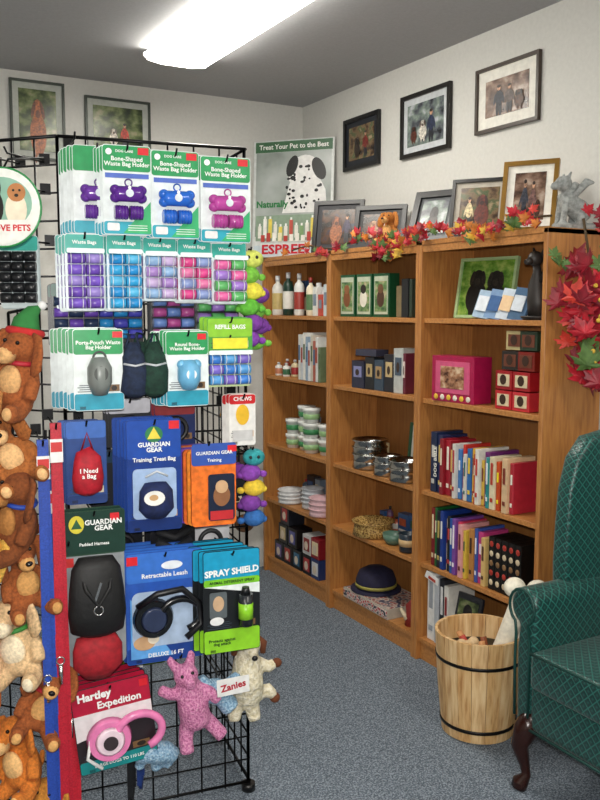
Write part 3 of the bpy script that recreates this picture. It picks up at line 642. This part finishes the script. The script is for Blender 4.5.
def refill(name,s,z,w,cols,rows=5,d=.15,colsn=2,n=4,h=None,head=teal,base_='#e3eff2'):
    mb=MB(); rr=.0135; bh=rows*.029; H=bh+.055
    cards(mb,w,H,n,.03,base_,head,.25,prints=False)
    for i in range(n):
        for r in range(rows):
            for c in range(colsn):
                cw=w*.92/colsn; cc=cols[(r+c*2+i)%len(cols)]; x=-w*.46+cw*(c+.5)-i*FAN; zz=-.052-r*.029-.012
                mb.cyl((x,i*.03-.013,zz),rr,cw*.94,M(cc,.3,0,.1),(0,90,0),seg=12)
                if i==0: mb.ring((x-cw*.3,-.013,zz),rr+.0005,.0012,M('#dfe3e6',.3),axis='x',seg=12,ts=4); mb.ring((x+cw*.3,-.013,zz),rr+.0005,.0012,M('#dfe3e6',.3),axis='x',seg=12,ts=4)
    mb.poly(rrect(w*.96,.012,.004,0,-.045),-.028,.001,M('#e9f3f5',.2))
    o=place(mb,name,s,d,z); text(o,'Waste Bags',.013,0,-.022,-.0032,W_,.02); return o
refill('waste_bag_refill_pack',.045,1.725,.10,['#6c4ab0','#7a58c4','#9a86d0'],d=.16)
refill('waste_bag_refill_pack',.147,1.725,.092,['#2a8fd0','#37a5dc','#57b8e4'],d=.165)
refill('waste_bag_refill_pack',.243,1.722,.090,['#8fb4dc','#a884c8','#c8b0dc'],rows=4,d=.16)
refill('waste_bag_refill_pack',.337,1.72,.092,['#d8488c','#e078a8','#8a9cd0'],rows=4,d=.165)
refill('waste_bag_refill_pack',.437,1.715,.100,['#e86aa8','#a07ad0','#62b86a'],rows=4,d=.16)
mb=MB(); cards(mb,.10,.19,4,.028,'#c9d6d8',teal,.2,prints=False)
for i in range(3):
    for r in range(5):
        for c in range(3): mb.cyl((-.032+c*.032-i*FAN,-.013+i*.028,-.055-r*.027),.013,.028,M('#17181c',.35),(0,90,0),seg=12)
hook(.03,.16,1.71,RL2); mb.build('waste_bag_refill_pack',RL2(.03,.14,1.722),(0,0,-25))
for s,z,c1,c2 in ((.03,1.60,'#6c4ab0','#2c3a58'),(.15,1.60,'#4a4ab0','#2c8ac8'),(.30,1.60,'#b05090','#6a8ac8'),(.43,1.585,'#a07ad0','#62b86a')):
    mb=MB(); cards(mb,.13,.17,2,.015,'#24262c','#2c5a50',.2,prints=False)
    for r in range(4):
        for c in range(3): mb.cyl((-.04+c*.04,-.013,-.05-r*.03),.013,.036,M(c1 if (r+c)%2 else c2,.35),(0,90,0),seg=12)
    place(mb,'waste_bag_refill_pack',s,.05,z)

# row C
mb=MB(); cards(mb,.13,.215,7,.017,'#e6eeee',G,.3,'#2f9ab4',.2,'#6a7070',fan=.008)
mb.tube([(0,-.014,-.075),(0,-.018,-.10),(0,-.018,-.14),(0,-.014,-.17)],[.02,.032,.032,.02],M('#7c827f',.35),14); mb.disc(0,-.115,.018,.02,-.047,M('#3c403e',.4)); mb.ring((0,-.02,-.075),.016,.003,M('#4a4e4c',.4)); mb.box((.05,-.003,-.015),(.026,.001,.016),red)
o=place(mb,'paw_waste_bag_holder_pack',.07,.19,1.478); text(o,'Porta-Pouch Waste\nBag Holder',.0145,0,-.042,-.0032,W_,.02)
mb=MB(); nav=M('#1d2a44',.85,0,.2,80,.3); grn=M('#16382c',.85,0,.2,80,.3); gr2=M('#3a3a44',.85,0,.2,80,.3)
for i,(x,m,y0) in enumerate(((-.03,nav,0),(.025,grn,0),(-.045,gr2,.03),(.04,nav,.035),(0,grn,.05))):
    mb.tube([(x,y0,-.035),(x,y0-.01,-.07),(x+.004,y0-.014,-.11),(x,y0-.01,-.165),(x,y0,-.175)],[.012,.03,.034,.037,.025],m,12,flat=.55)
    mb.tube([(x-.02,y0,-.05),(x-.008,y0,-.012),(x+.008,y0,-.012),(x+.02,y0,-.05)],.0035,m,6)
    mb.tube([(x-.028,y0-.02,-.09),(x,y0-.036,-.095),(x+.03,y0-.02,-.09)],.003,M('#c8ccd2',.5),6)
place(mb,'cloth_treat_pouches',.192,.18,1.475,smooth_all=True)
mb=MB(); cards(mb,.118,.205,6,.017,'#e6eeee',G,.3,'#2f9ab4',.2,'#7ab4d8')
mb.tube([(0,-.014,-.08),(0,-.018,-.10),(0,-.018,-.13),(0,-.014,-.155)],[.02,.032,.032,.02],M('#6fb4dc',.3),14); mb.sph((-.02,-.02,-.09),(.014,.012,.014),M('#6fb4dc',.3)); mb.sph((.02,-.02,-.09),(.014,.012,.014),M('#6fb4dc',.3)); mb.disc(0,-.115,.014,.014,-.048,M('#e8eef2',.4)); mb.box((.04,-.003,-.015),(.024,.001,.016),red)
o=place(mb,'paw_waste_bag_holder_pack',.308,.19,1.470); text(o,'Round Bone-\nWaste Bag Holder',.013,0,-.042,-.0032,W_,.02)
refill('waste_bag_refill_pack',.43,1.455,.13,['#3f7fd0','#7c6ac8','#5aa0dc'],rows=3,d=.17,colsn=3,head='#6fb83c',base_='#cfe3a8')
mb=MB(); cards(mb,.13,.10,3,.02,'#4ea045','#8cc63a',.5); mb.box((0,-.003,-.07),(.1,.001,.03),M('#e9e23c',.4)); o=place(mb,'refill_bag_box',.43,.188,1.505); text(o,'REFILL BAGS',.016,0,-.025,-.003,W_,.03)
# row D
mb=MB(); cards(mb,.105,.225,4,.02,'#2c4a8a','#3f6ab8',.2,'#28407a',.1)
mb.tube([(-.01,-.012,-.075),(0,-.018,-.10),(0,-.02,-.15),(0,-.016,-.185),(0,-.01,-.195)],[.02,.036,.042,.038,.02],M('#b3182a',.7,0,.15,60,.3),14,flat=.5); mb.tube([(-.015,-.015,-.078),(0,-.018,-.03),(.015,-.015,-.078)],.003,M('#8a1220',.6),6)
o=place(mb,'waste_pouch_pack',.035,.17,1.235); text(o,'I Need\na Bag',.017,0,-.135,-.045,W_,.02)
mb=MB(); w,h=.148,.305; cards(mb,w,h,5,.022,'#173a86','#1d4aa4',.34,'#142e6c',.1,'#16204a')
mb.disc(0,-.04,.024,.022,-.002,M('#2b7a4a',.4)); mb.poly([(-.018,-.052),(0,-.02),(.018,-.052)],-.004,.001,M('#e6d34a',.4))
mb.poly(rrect(w*.8,h*.45,.012,0,-h*.66),-.0035,.002,M('#9fb8dc',.3)); mb.tube([(0,-.012,-.17),(0,-.02,-.19),(0,-.02,-.24),(0,-.012,-.262)],[.03,.045,.048,.03],M('#142452',.8,0,.2,60,.3),14,flat=.5); mb.disc(-.01,-.205,.028,.020,-.046,M('#e9e9e4',.4),t=.002); mb.disc(-.012,-.203,.012,.008,-.0485,M('#c8a070',.4)); mb.tube([(-.03,-.03,-.15),(0,-.034,-.135),(.03,-.03,-.15)],.003,M('#cfd6de',.4),6); mb.box((.055,-.003,-.016),(.028,.001,.022),red)
o=place(mb,'training_treat_bag_pack',.208,.21,1.235); text(o,'GUARDIAN\nGEAR',.017,0,-.075,-.0032,W_,.03); text(o,'Training Treat Bag',.0155,0,-.108,-.0032,W_,.02)
mb=MB(); w,h=.175,.25
for i,c in enumerate(['#5a3a9a','#b8501c','#e07a20','#5a3a9a','#6a3aa8','#d8641c','#e88a24','#e8711c']):
    yy=(7-i)*.018; mb.poly(rrect(w*.72,h*.84,.012,-.007*(7-i)+.014,-h*.52),yy-.012,.013,M(c,.75,0,.15,60))
mb.poly(rrect(w*.72,.06,.008,.014,-.034),-.016,.002,M('#2f52a8',.4)); mb.poly(rrect(.075,.13,.008,.034,-.155),-.018,.003,M('#142038',.35)); mb.disc(.034,-.15,.024,.03,-.019,M('#8a5a38',.5)); mb.disc(.034,-.125,.018,.018,-.0196,M('#caa47c',.5)); mb.box((.034,-.0185,-.205),(.065,.002,.025),M('#c02a30',.4)); mb.box((.065,-.0175,-.02),(.026,.001,.018),red)
o=place(mb,'nylon_dog_pouch_pack',.355,.215,1.168); text(o,'GUARDIAN GEAR',.013,.014,-.03,-.0185,W_,.02); text(o,'Training',.012,.014,-.05,-.0185,W_,.02)
mb=MB(); cards(mb,.08,.15,3,.02,'#e7e6e2','#d0262c',.18); mb.disc(0,-.06,.02,.03,-.002,M('#e9b92c',.4)); mb.box((0,-.003,-.12),(.06,.001,.03),M('#c8c8c8',.4)); o=place(mb,'chew_treat_pack',.485,.12,1.285); text(o,'CHEWS',.016,0,-.014,-.003,W_,.03)
mb=MB(); cards(mb,.09,.16,3,.02,'#24262c','#20405a',.2); place(mb,'dark_collar_pack',.11,.05,1.13)
mb=MB(); cards(mb,.13,.12,3,.02,'#17181c',None); mb.tube([(-.05,-.01,-.03),(0,-.02,-.05),(.05,-.01,-.03)],.012,M('#15161a',.7),8); mb.tube([(-.05,-.01,-.06),(0,-.02,-.085),(.05,-.01,-.06)],.012,M('#26282e',.7),8); place(mb,'black_collar_bundle',.28,.10,.93)
for s,z,c,c2 in ((.17,1.28,'#2a2c30','#c8c8d0'),(.30,1.27,'#1a2a5a','#8a2a30'),(.40,.93,'#c8c8cc','#2a4a8a'),(.45,1.07,'#20242c','#7a3a9a'),(.14,.94,'#16181e','#3a4a7a')):
    mb=MB(); cards(mb,.12,.14,3,.015,c,c2,.3); mb.ring((0,-.008,-.085),.032,.007,M('#15161a',.5)); place(mb,'dog_collar_pack',s,.06,z)
# row E
mb=MB(); w,h=.165,.30
cards(mb,w,h*.4,2,.03,'#2c4a38','#1b3a30',.95,prints=False)
blk=M('#0d0d0f',.6,0,.2,60,.3)
mb.poly(rrect(w*.96,.34,.02,0,-.26),.002,.002,M('#8f9498',.15))
mb.tube([(0,-.02,-.12),(0,-.025,-.15),(0,-.03,-.21),(0,-.03,-.27),(0,-.022,-.32),(0,-.015,-.335)],[.045,.064,.072,.076,.07,.04],blk,18,flat=.35)
mb.tube([(-.045,-.02,-.14),(-.03,-.055,-.20),(0,-.06,-.245),(.03,-.055,-.20),(.045,-.02,-.14)],.006,blk,6); mb.ring((0,-.06,-.255),.012,.0022,M('#c8c8c8',.2,1)); mb.box((0,-.058,-.205),(.006,.004,.05),M('#c8c8c8',.25,1),(0,18,0))
rd=M('#a01522',.75,0,.15,60,.3)
mb.tube([(-.005,-.01,-.335),(0,-.018,-.37),(0,-.02,-.42),(0,-.012,-.455)],[.05,.066,.066,.035],rd,16,flat=.35)
mb.box((.055,-.004,-.02),(.024,.001,.02),red); mb.disc(-.045,-.035,.020,.024,-.003,M('#d6c83c',.4)); mb.poly([(-.059,-.046),(-.045,-.02),(-.031,-.046)],-.005,.001,M('#2a5a3a',.4))
o=place(mb,'dog_harness_pack',.045,.20,.998); text(o,'GUARDIAN\nGEAR',.019,.025,-.04,-.005,W_,.03); text(o,'Padded Harness',.012,0,-.09,-.005,W_,.02)
def retract(mb,cx,cz,sc,c1,c2,y=-.004):
    m=M(c1,.25); m2=M(c2,.3)
    mb.tube([(cx,y-.002,cz),(cx,y-.018*sc,cz)],[.052*sc,.046*sc],m,26); mb.tube([(cx,y-.018*sc,cz),(cx,y-.024*sc,cz)],[.034*sc,.028*sc],m2,22)
    pts=[]
    for i in range(17):
        a=R_(-70+i*(250/16.0)); pts.append((cx+sc*(.068+.052*math.cos(a)),y-.014*sc,cz+sc*(.004+.042*math.sin(a))))
    mb.tube(pts,.0095*sc,m,10)
mb=MB(); w,h=.215,.315; cards(mb,w,h,5,.026,'#2a55b0','#3a72cc',.26,'#1c3f8c',.14,'#20242c')
mb.poly([(-w*.45,-h*.95),(-w*.45,-h*.4),(w*.1,-h*.95)],-.0024,.001,M('#5fa0e0',.35)); mb.poly(rrect(w*.86,h*.5,.02,0,-h*.6),-.003,.001,M('#a9bdd8',.25))
mb.disc(-.06,-.255,.03,.02,-.0045,M('#c8a078',.5)); mb.disc(-.035,-.245,.016,.014,-.0055,M('#e8dcc8',.5))
retract(mb,-.035,-.185,1.1,'#0e1014','#2a3450'); mb.tube([(-.08,-.02,-.145),(-.03,-.045,-.105),(.04,-.04,-.10),(.09,-.025,-.15),(.095,-.03,-.21),(.05,-.04,-.24)],.009,M('#0c0c10',.4),10); mb.box((-.09,-.004,-.02),(.03,.001,.024),red)
mb.disc(.02,-.04,.03,.012,-.004,M('#e8eef6',.4))
o=place(mb,'retractable_leash_pack',.235,.19,.865); text(o,'Retractable Leash',.018,0,-.066,-.0032,W_,.02); text(o,'DELUXE 16 FT',.016,.0,-h+.022,-.0032,W_,.02)
mb=MB(); w,h=.165,.295; cards(mb,w,h,7,.02,'#181b1e','#1d9ac4',.30,'#8ed02a',.22,'#12181c',fan=.009)
mb.poly(rrect(w*.98,.02,.006,0,-.09),-.003,.001,M('#7ac62e',.3)); mb.poly([(-w*.49,-.1),(w*.49,-.1),(w*.49,-.13)],-.003,.001,M('#e8f0f0',.3))
mb.tube([(.035,-.018,-.105),(.035,-.018,-.125)],[.010,.014],M('#15181a',.3),12); mb.tube([(.035,-.018,-.125),(.035,-.018,-.215)],[.020,.020],M('#24282c',.25),16); mb.tube([(.035,-.018,-.15),(.035,-.018,-.195)],[.0208,.0208],M('#8ed02a',.35),16)
mb.poly(rrect(.05,.075,.006,-.04,-.155),-.003,.001,M('#5c6468',.35)); mb.disc(-.04,-.15,.016,.022,-.004,M('#c7a684',.5)); mb.disc(-.045,-.2,.02,.012,-.004,M('#e8e8e8',.5))
o=place(mb,'dog_spray_pack',.415,.235,.862); text(o,'SPRAY SHIELD',.025,0,-.062,-.0036,W_,.04,rz=-2); text(o,'ANIMAL DETERRENT SPRAY',.0105,0,-.09,-.0045,M('#10301a',.4),.02); text(o,'Protects against\ndog attack',.012,-.03,-.262,-.0036,M('#10301a',.4),.02)
# row F
mb=MB(); w,h=.215,.245; cards(mb,w,h,4,.03,'#2b2226','#b01838',.30,'#1c8a8c',.14,'#c85080')
mb.poly([(-w*.49,-h*.3),(w*.49,-h*.3),(w*.49,-h*.45),(-w*.49,-h*.6)],-.003,.001,M('#e6dfe2',.35))
retract(mb,-.02,-.155,1.2,'#e680b4','#f0d8e4'); mb.disc(-.02,-.155,.02,.02,-.036,M('#3a3034',.4)); mb.tube([(-.07,-.02,-.14),(-.085,-.02,-.19),(-.05,-.025,-.225)],.005,M('#ececec',.3),8); mb.box((.09,-.004,-.02),(.022,.001,.02),red)
o=place(mb,'pink_retractable_leash_pack',.075,.20,.515); text(o,'Hartley',.03,-.045,-.025,-.004,W_,.04); text(o,'Expedition',.028,.02,-.055,-.004,W_,.03); text(o,'LARGE DOGS TO 110 LBS',.012,0,-h+.02,-.0045,W_,.02)
o.rotation_euler[1]=R_(-6)
def fuzzy(name,parts,m,loc,rot,vox=.006,scale=1):
    mb=MB()
    for p in parts:
        if p[0]=='t': mb.tube(p[1],p[2],m,12)
        else: mb.sph(p[1],p[2],m)
    return mb.build(name,loc,rot,remesh=vox,scale=scale)
pk=ramp_mat('pink_rope_plush',['#a0527c','#cf7fab','#e3a2c2'],160,.9,(1,1,1),2,1.0,.006)
pig=[('t',[(0,0,-.02),(0,-.01,-.07),(0,-.01,-.13),(0,0,-.19),(.0,0,-.215)],[.024,.036,.046,.048,.03]),('s',(0,-.02,-.035),(.038,.034,.034)),('t',[(0,-.04,-.042),(0,-.07,-.05)],[.02,.017]),
 ('t',[(-.022,0,-.012),(-.034,0,.016),(-.03,0,.03)],[.016,.012,.005]),('t',[(.022,0,-.012),(.032,0,.014),(.03,0,.028)],[.016,.012,.005]),
 ('t',[(-.03,-.01,-.09),(-.06,-.02,-.075),(-.085,-.02,-.05)],[.02,.018,.016]),('t',[(.03,-.01,-.09),(.06,-.02,-.115),(.075,-.02,-.15)],[.02,.018,.016]),
 ('t',[(-.03,0,-.20),(-.045,-.01,-.24),(-.05,-.02,-.275)],[.024,.022,.022]),('t',[(.03,0,-.20),(.05,-.01,-.235),(.065,-.02,-.265)],[.024,.022,.022])]
hook(.275,.2,.555); o=fuzzy('plush_pig_toy',pig,pk,RL(.280,.19,.54),(0,-12,RZ),scale=.95)
mb=MB()
for sx in (-1,1): mb.sph((sx*.016,-.050,-.022),.005,black)
mb.build('eyes',parent=o)
bl=ramp_mat('blue_rope_plush',['#5f86a8','#8fb4d0','#bcd4e4'],160,.9,(1,1,1),2,1.0,.006)
hook(.385,.2,.485)
o=fuzzy('blue_rope_toy',[('t',[(-.05,0,.02),(-.02,-.01,-.02),(.02,0,-.04),(.05,0,-.08)],[.026,.03,.028,.03]),('t',[(-.02,0,-.02),(-.06,0,-.06),(-.07,0,-.09)],[.02,.02,.016]),('t',[(.02,0,-.03),(.055,0,.0),(.07,-.01,.02)],[.02,.018,.014]),('s',(0,0,-.02),(.045,.035,.035))],bl,RL(.375,.18,.455),(0,0,RZ))
mb=MB(); mb.poly([(-.05,-.02),(.045,-.03),(.05,.02),(-.045,.03)],0,.0015,white); tg=mb.build('toy_name_tag',RL(.42,.225,.46),(0,-8,RZ)); text(tg,'Zanies',.028,0,0,-.001,M('#b01830',.4),.03)
crm=ramp_mat('cream_fleece',['#c8bc98','#e6dcc0','#f4eedc'],90,.95,(1,1,1),3,1.0,.01)
hook(.50,.16,.57)
o=fuzzy('fleece_dog_toy',[('t',[(0,0,.0),(-.005,-.01,-.05),(.0,-.01,-.11),(.01,0,-.17)],[.026,.04,.05,.045]),('s',(.0,-.01,0.0),(.036,.032,.034)),('t',[(0,-.02,-.01),(.0,-.055,-.02)],[.022,.014]),('t',[(.03,0,-.06),(.07,-.01,-.075),(.085,-.01,-.06)],[.02,.018,.015]),('t',[(.035,0,-.16),(.075,0,-.15),(.09,0,-.17)],[.024,.02,.018]),('t',[(-.02,0,-.17),(-.03,0,-.215),(-.03,-.01,-.235)],[.024,.022,.018]),('t',[(.02,0,-.18),(.03,0,-.22),(.035,-.01,-.24)],[.024,.022,.018])],crm,RL(.495,.13,.54),(0,4,RZ))
mb=MB(); brn=M('#6b3a20',.9)
mb.sph((.09,-.012,-.062),(.016,.014,.014),brn); mb.sph((.095,-.002,-.175),(.016,.016,.016),brn); mb.sph((0,-.068,-.02),(.009,.007,.008),black)
for sx in (-1,1): mb.tube([(sx*.025,0,.02),(sx*.045,-.005,.0),(sx*.045,-.008,-.03)],[.008,.013,.008],brn,8)
mb.build('paws_ears_nose',parent=o)
o=fuzzy('blue_fleece_toy',[('t',[(-.06,0,-.01),(-.02,-.01,-.0),(.03,0,-.015),(.06,0,-.03)],[.02,.032,.032,.02]),('t',[(-.03,0,0),(-.05,0,-.05)],[.018,.014]),('t',[(.03,0,0),(.035,0,-.06)],[.02,.014]),('t',[(0,0,0),(0,0,-.065)],[.02,.014])],bl,RL(.205,.17,.285),(0,0,RZ)); hook(.205,.18,.31)
def caterpillar(name,s,d,z,cols,r=.03,dz=.045):
    mb=MB()
    for i,c in enumerate(cols):
        m=M(c,.85,0,.15,80,.4); zz=-.03-i*dz; mb.sph((.006*(-1)**i,-.01,zz),(r*1.1,r*.9,r*.85),m)
        if i:
            for sx in (-1,1): mb.sph((sx*r*1.15,-.01,zz-.006),(.012,.012,.010),m,seg=8)
    mb.sph((-.012,-.01-r*.85,-.026),.005,black,seg=8); mb.sph((.012,-.01-r*.85,-.026),.005,black,seg=8)
    mb.tube([(0,0,0),(0,-.002,-.02)],.003,black,5)
    place(mb,name,s,d,z)
caterpillar('plush_caterpillar_toy',.505,.13,1.70,['#d8e06a','#7ac043','#e8dc4a','#62b83a','#7a3a9c','#8a44b0'])
caterpillar('plush_caterpillar_toy',.54,.08,1.60,['#7a3a9c','#7ac043','#7a3a9c','#7ac043'])
caterpillar('plush_caterpillar_toy',.51,.12,1.13,['#2f9aa0','#8a44b0','#e8c83c','#7a3a9c','#2f6ab0'])
mb=MB()
for i in range(9):
    a=i*2.4; mb.sph((.022*math.cos(a),.022*math.sin(a),-.03-i*.02),(.026,.024,.022),M(['#c84a28','#e0a030','#6a8a38','#8a2a20','#d8782c'][i%5],.9,0,.2,60,.4),seg=10)
mb.tube([(0,0,0),(0,0,-.02)],.003,black,5)
hook(.30,.05,1.215,RL3); mb.build('plush_vegetable_toy',RL3(.30,.05,1.22))
mb=MB(); mb.tube([(0,0,0),(0,0,-.06),(.005,0,-.13),(0,0,-.2)],[.01,.03,.036,.02],M('#3a2a22',.8),12); mb.sph((.0,-.01,-.24),(.035,.03,.03),M('#6a4a30',.9)); hook(.2,.05,1.06,RL3); mb.build('plush_duck_toy',RL3(.2,.05,1.06))

# round sign at the left
mb=MB(); Rr=.094
mb.disc(0,0,Rr,Rr,.002,M('#e6e8e2',.35),seg=40,t=.004); mb.ring((0,-.0,0),Rr,.003,M('#2a8a4a',.4),seg=40,ts=6)
mb.disc(0,.01,Rr*.78,Rr*.66,-.002,M('#8ab4a0',.4),seg=30)
mb.disc(-.03,.0,.035,.05,-.003,M('#17130f',.4)); mb.disc(-.03,.045,.026,.024,-.0035,M('#e9e5dc',.4)); mb.disc(-.05,.045,.01,.022,-.004,M('#17130f',.4)); mb.disc(-.01,.045,.01,.022,-.004,M('#17130f',.4)); mb.disc(-.03,.035,.006,.005,-.0045,M('#17130f',.4))
mb.disc(.035,-.005,.026,.04,-.0036,M('#e8dcc4',.4)); mb.disc(.037,.035,.022,.022,-.0042,M('#b87a48',.4)); mb.disc(.037,.028,.005,.004,-.005,M('#17130f',.4)); mb.disc(.03,.04,.003,.003,-.005,M('#17130f',.4)); mb.disc(.045,.04,.003,.003,-.005,M('#17130f',.4))
mb.poly([(-.085,-.03),(.085,-.03),(.075,-.055),(.05,-.077),(0,-.09),(-.05,-.077),(-.075,-.055)],-.0052,.001,M('#e8e8e2',.4))
mb.tube([(0,.004,Rr-.01),(0,.06,Rr+.03),(.06,.16,Rr+.05)],.003,blackw,6)
sg=mb.build('round_pet_sign',(.40,2.195,1.775),(0,0,-28)); text(sg,'WE LOVE PETS',.021,0,-.05,-.0056,M('#c81e2a',.4),.03)

# plush dogs hanging on the left strip
strip=MB(); SX,SY=.425,2.30
strip.tube([(SX,SY,.12),(SX,SY,1.52)],.004,blackw,6); strip.tube([(SX,SY,1.52),(SX+.06,SY+.06,1.53),(.592,2.418,1.53)],.004,blackw,6); strip.tube([(SX,SY,.12),(.592,2.418,.12)],.004,blackw,6)
strip.tube([(SX-.13,SY+.06,.12),(SX-.13,SY+.06,1.45)],.004,blackw,6); strip.tube([(SX-.13,SY+.06,1.45),(.592,2.418,1.45)],.004,blackw,6); strip.tube([(SX-.13,SY+.06,.12),(.592,2.418,.12)],.004,blackw,6)
strip.build('plush_toy_hanging_strip')
data=[(.0,-.045,1.26,.92,'#9a5428','#d8a870',-20,10,'#b02030'),(.02,-.05,1.08,.85,'#a5622e','#e7b880',20,-25,None),(-.01,-.045,.90,.95,'#7d431e','#b0783e',-40,14,'#2447a8'),(.02,-.05,.74,.85,'#9a5428','#d09a5a',30,-8,None),
      (.0,-.06,.56,.95,'#d9b88c','#f0e0c0',-5,-10,'#3a8a3a'),(.015,-.045,.40,.85,'#9a5428','#e0aa68',15,20,'#b02030'),(.0,-.05,.24,.9,'#d0782c','#f0c080',-25,-12,None),(.02,-.05,.09,.8,'#c08030','#f0d890',0,10,'#b02030'),
      (-.12,.0,1.14,.95,'#aa703a','#e0b47c',-20,20,None),(-.12,.0,.94,.95,'#945028','#d8a868',10,-15,None),(-.13,.0,.76,.95,'#d8a848','#f0dc9c',-20,25,None),(-.12,.0,.60,.95,'#b03526','#e8b47c',0,0,None),(-.12,.0,.44,.95,'#d0782c','#eadabc',0,0,None),(-.12,.0,.22,.95,'#7d431e','#d09a60',10,-25,None)]
for dx,dy,z,sc,c1,c2,rz,ry,cl in data: plush('plush_dog',(SX+dx,SY+dy,z),-28+rz,sc,c1,c2,ry=ry,collar=cl)
mb=MB(); mb.tube([(0,0,0),(0,0,.03),(.012,0,.06),(.03,0,.075)],[.04,.034,.018,.004],M('#2f7a3c',.9),14); mb.ring((0,0,.004),.04,.010,M('#c02a2a',.9),axis='z'); mb.sph((.032,0,.077),.012,M('#e8e8e8',.9)); mb.build('elf_hat',(SX+.03,SY-.05,1.468),(0,10,0))

# hanging leashes
def leash(name,s,d,z0,z1,col,wd=.022):
    mb=MB(); m=M(col,.5,0,.12,200,.2)
    def strap(x0,x1,y,za,zb):
        n=8
        for i in range(n):
            t0=i/n;t1=(i+1)/n
            mb.box(((x0+(x1-x0)*(t0+t1)/2),y+.003*math.sin(i*1.3),za+(zb-za)*(t0+t1)/2),(wd,.003,abs(zb-za)/n+.002),m,(0,math.degrees(math.atan2((x1-x0),(zb-za))),0))
    L=z0-z1
    strap(-.002,-.006,0,-.01,-L*.5); strap(-.006,-.004,0,-L*.5,-L); strap(.004,.008,.010,-.01,-L*.6); strap(.008,.006,.010,-L*.6,-L*.95)
    mb.box((0,.003,-.006),(wd+.006,.014,.014),m); mb.box((0,-.005,-.07),(wd+.01,.003,.06),M('#e6e6e6',.4)); mb.box((0,-.007,-.06),(wd+.006,.002,.025),M('#c83030',.4))
    mb.tube([(-.004,0,-L),(0,.004,-L-.015),(.006,.010,-L*.95)],.005,m,6)
    mb.ring((-.006,-.004,-L*.55),.010,.0022,M('#c8c8c8',.2,1)); mb.tube([(-.006,-.007,-L*.56),(-.006,-.008,-L*.56-.05)],[.006,.005],M('#c8c8c8',.2,1),8)
    place(mb,name,s,d,z0)
leash('dog_leash',-.048,.235,1.24,.10,'#b81a30'); leash('dog_leash',-.082,.245,1.20,.06,'#2448a8'); leash('dog_leash',-.022,.19,.92,.04,'#c82034',.02); leash('dog_leash',-.066,.20,1.10,.05,'#20408a',.018)
leash('dog_leash',.15,.08,.62,.10,'#15161a',.016); leash('dog_leash',.175,.09,.60,.14,'#1c3a80',.014)
mb=MB()
for i in range(5): mb.tube([(-.03+i*.012,0,0),(-.035+i*.014,-.01,-.3),(-.03+i*.012,0,-.75)],.004,M('#101013',.6),6)
place(mb,'black_leash_bundle',-.03,.06,1.20)
mb=MB(); cards(mb,.12,.2,3,.015,'#c9c8c4','#2a4a8a',.3); place(mb,'collar_card_pack',.30,.04,.80)
mb=MB(); cards(mb,.13,.12,2,.015,'#7a9a2a','#4a6a1a',.3); place(mb,'grooming_glove_pack',.20,.04,.60)
rack.build('gridwall_display_rack')

# ---------------------------------------------------------------- lights, world, camera
w=bpy.data.worlds.new('World'); scene.world=w; w.use_nodes=True
w.node_tree.nodes['Background'].inputs[0].default_value=(.85,.86,.9,1); w.node_tree.nodes['Background'].inputs[1].default_value=.15
fl=bpy.data.lights.new('camera_flash','AREA'); fl.energy=40; fl.size=.05; fl.color=(1,.97,.92)
fo=bpy.data.objects.new('camera_flash',fl); scene.collection.objects.link(fo); fo.location=(.0,.02,1.62); fo.rotation_euler=(R_(83),0,R_(-29.2))
cam=bpy.data.cameras.new('camera'); cam.lens=38.52; cam.sensor_width=36; cam.clip_start=.05
co=bpy.data.objects.new('camera',cam); scene.collection.objects.link(co); co.location=(0,0,1.535); co.rotation_euler=(R_(90-6.2),0,R_(-29.2))
scene.camera=co
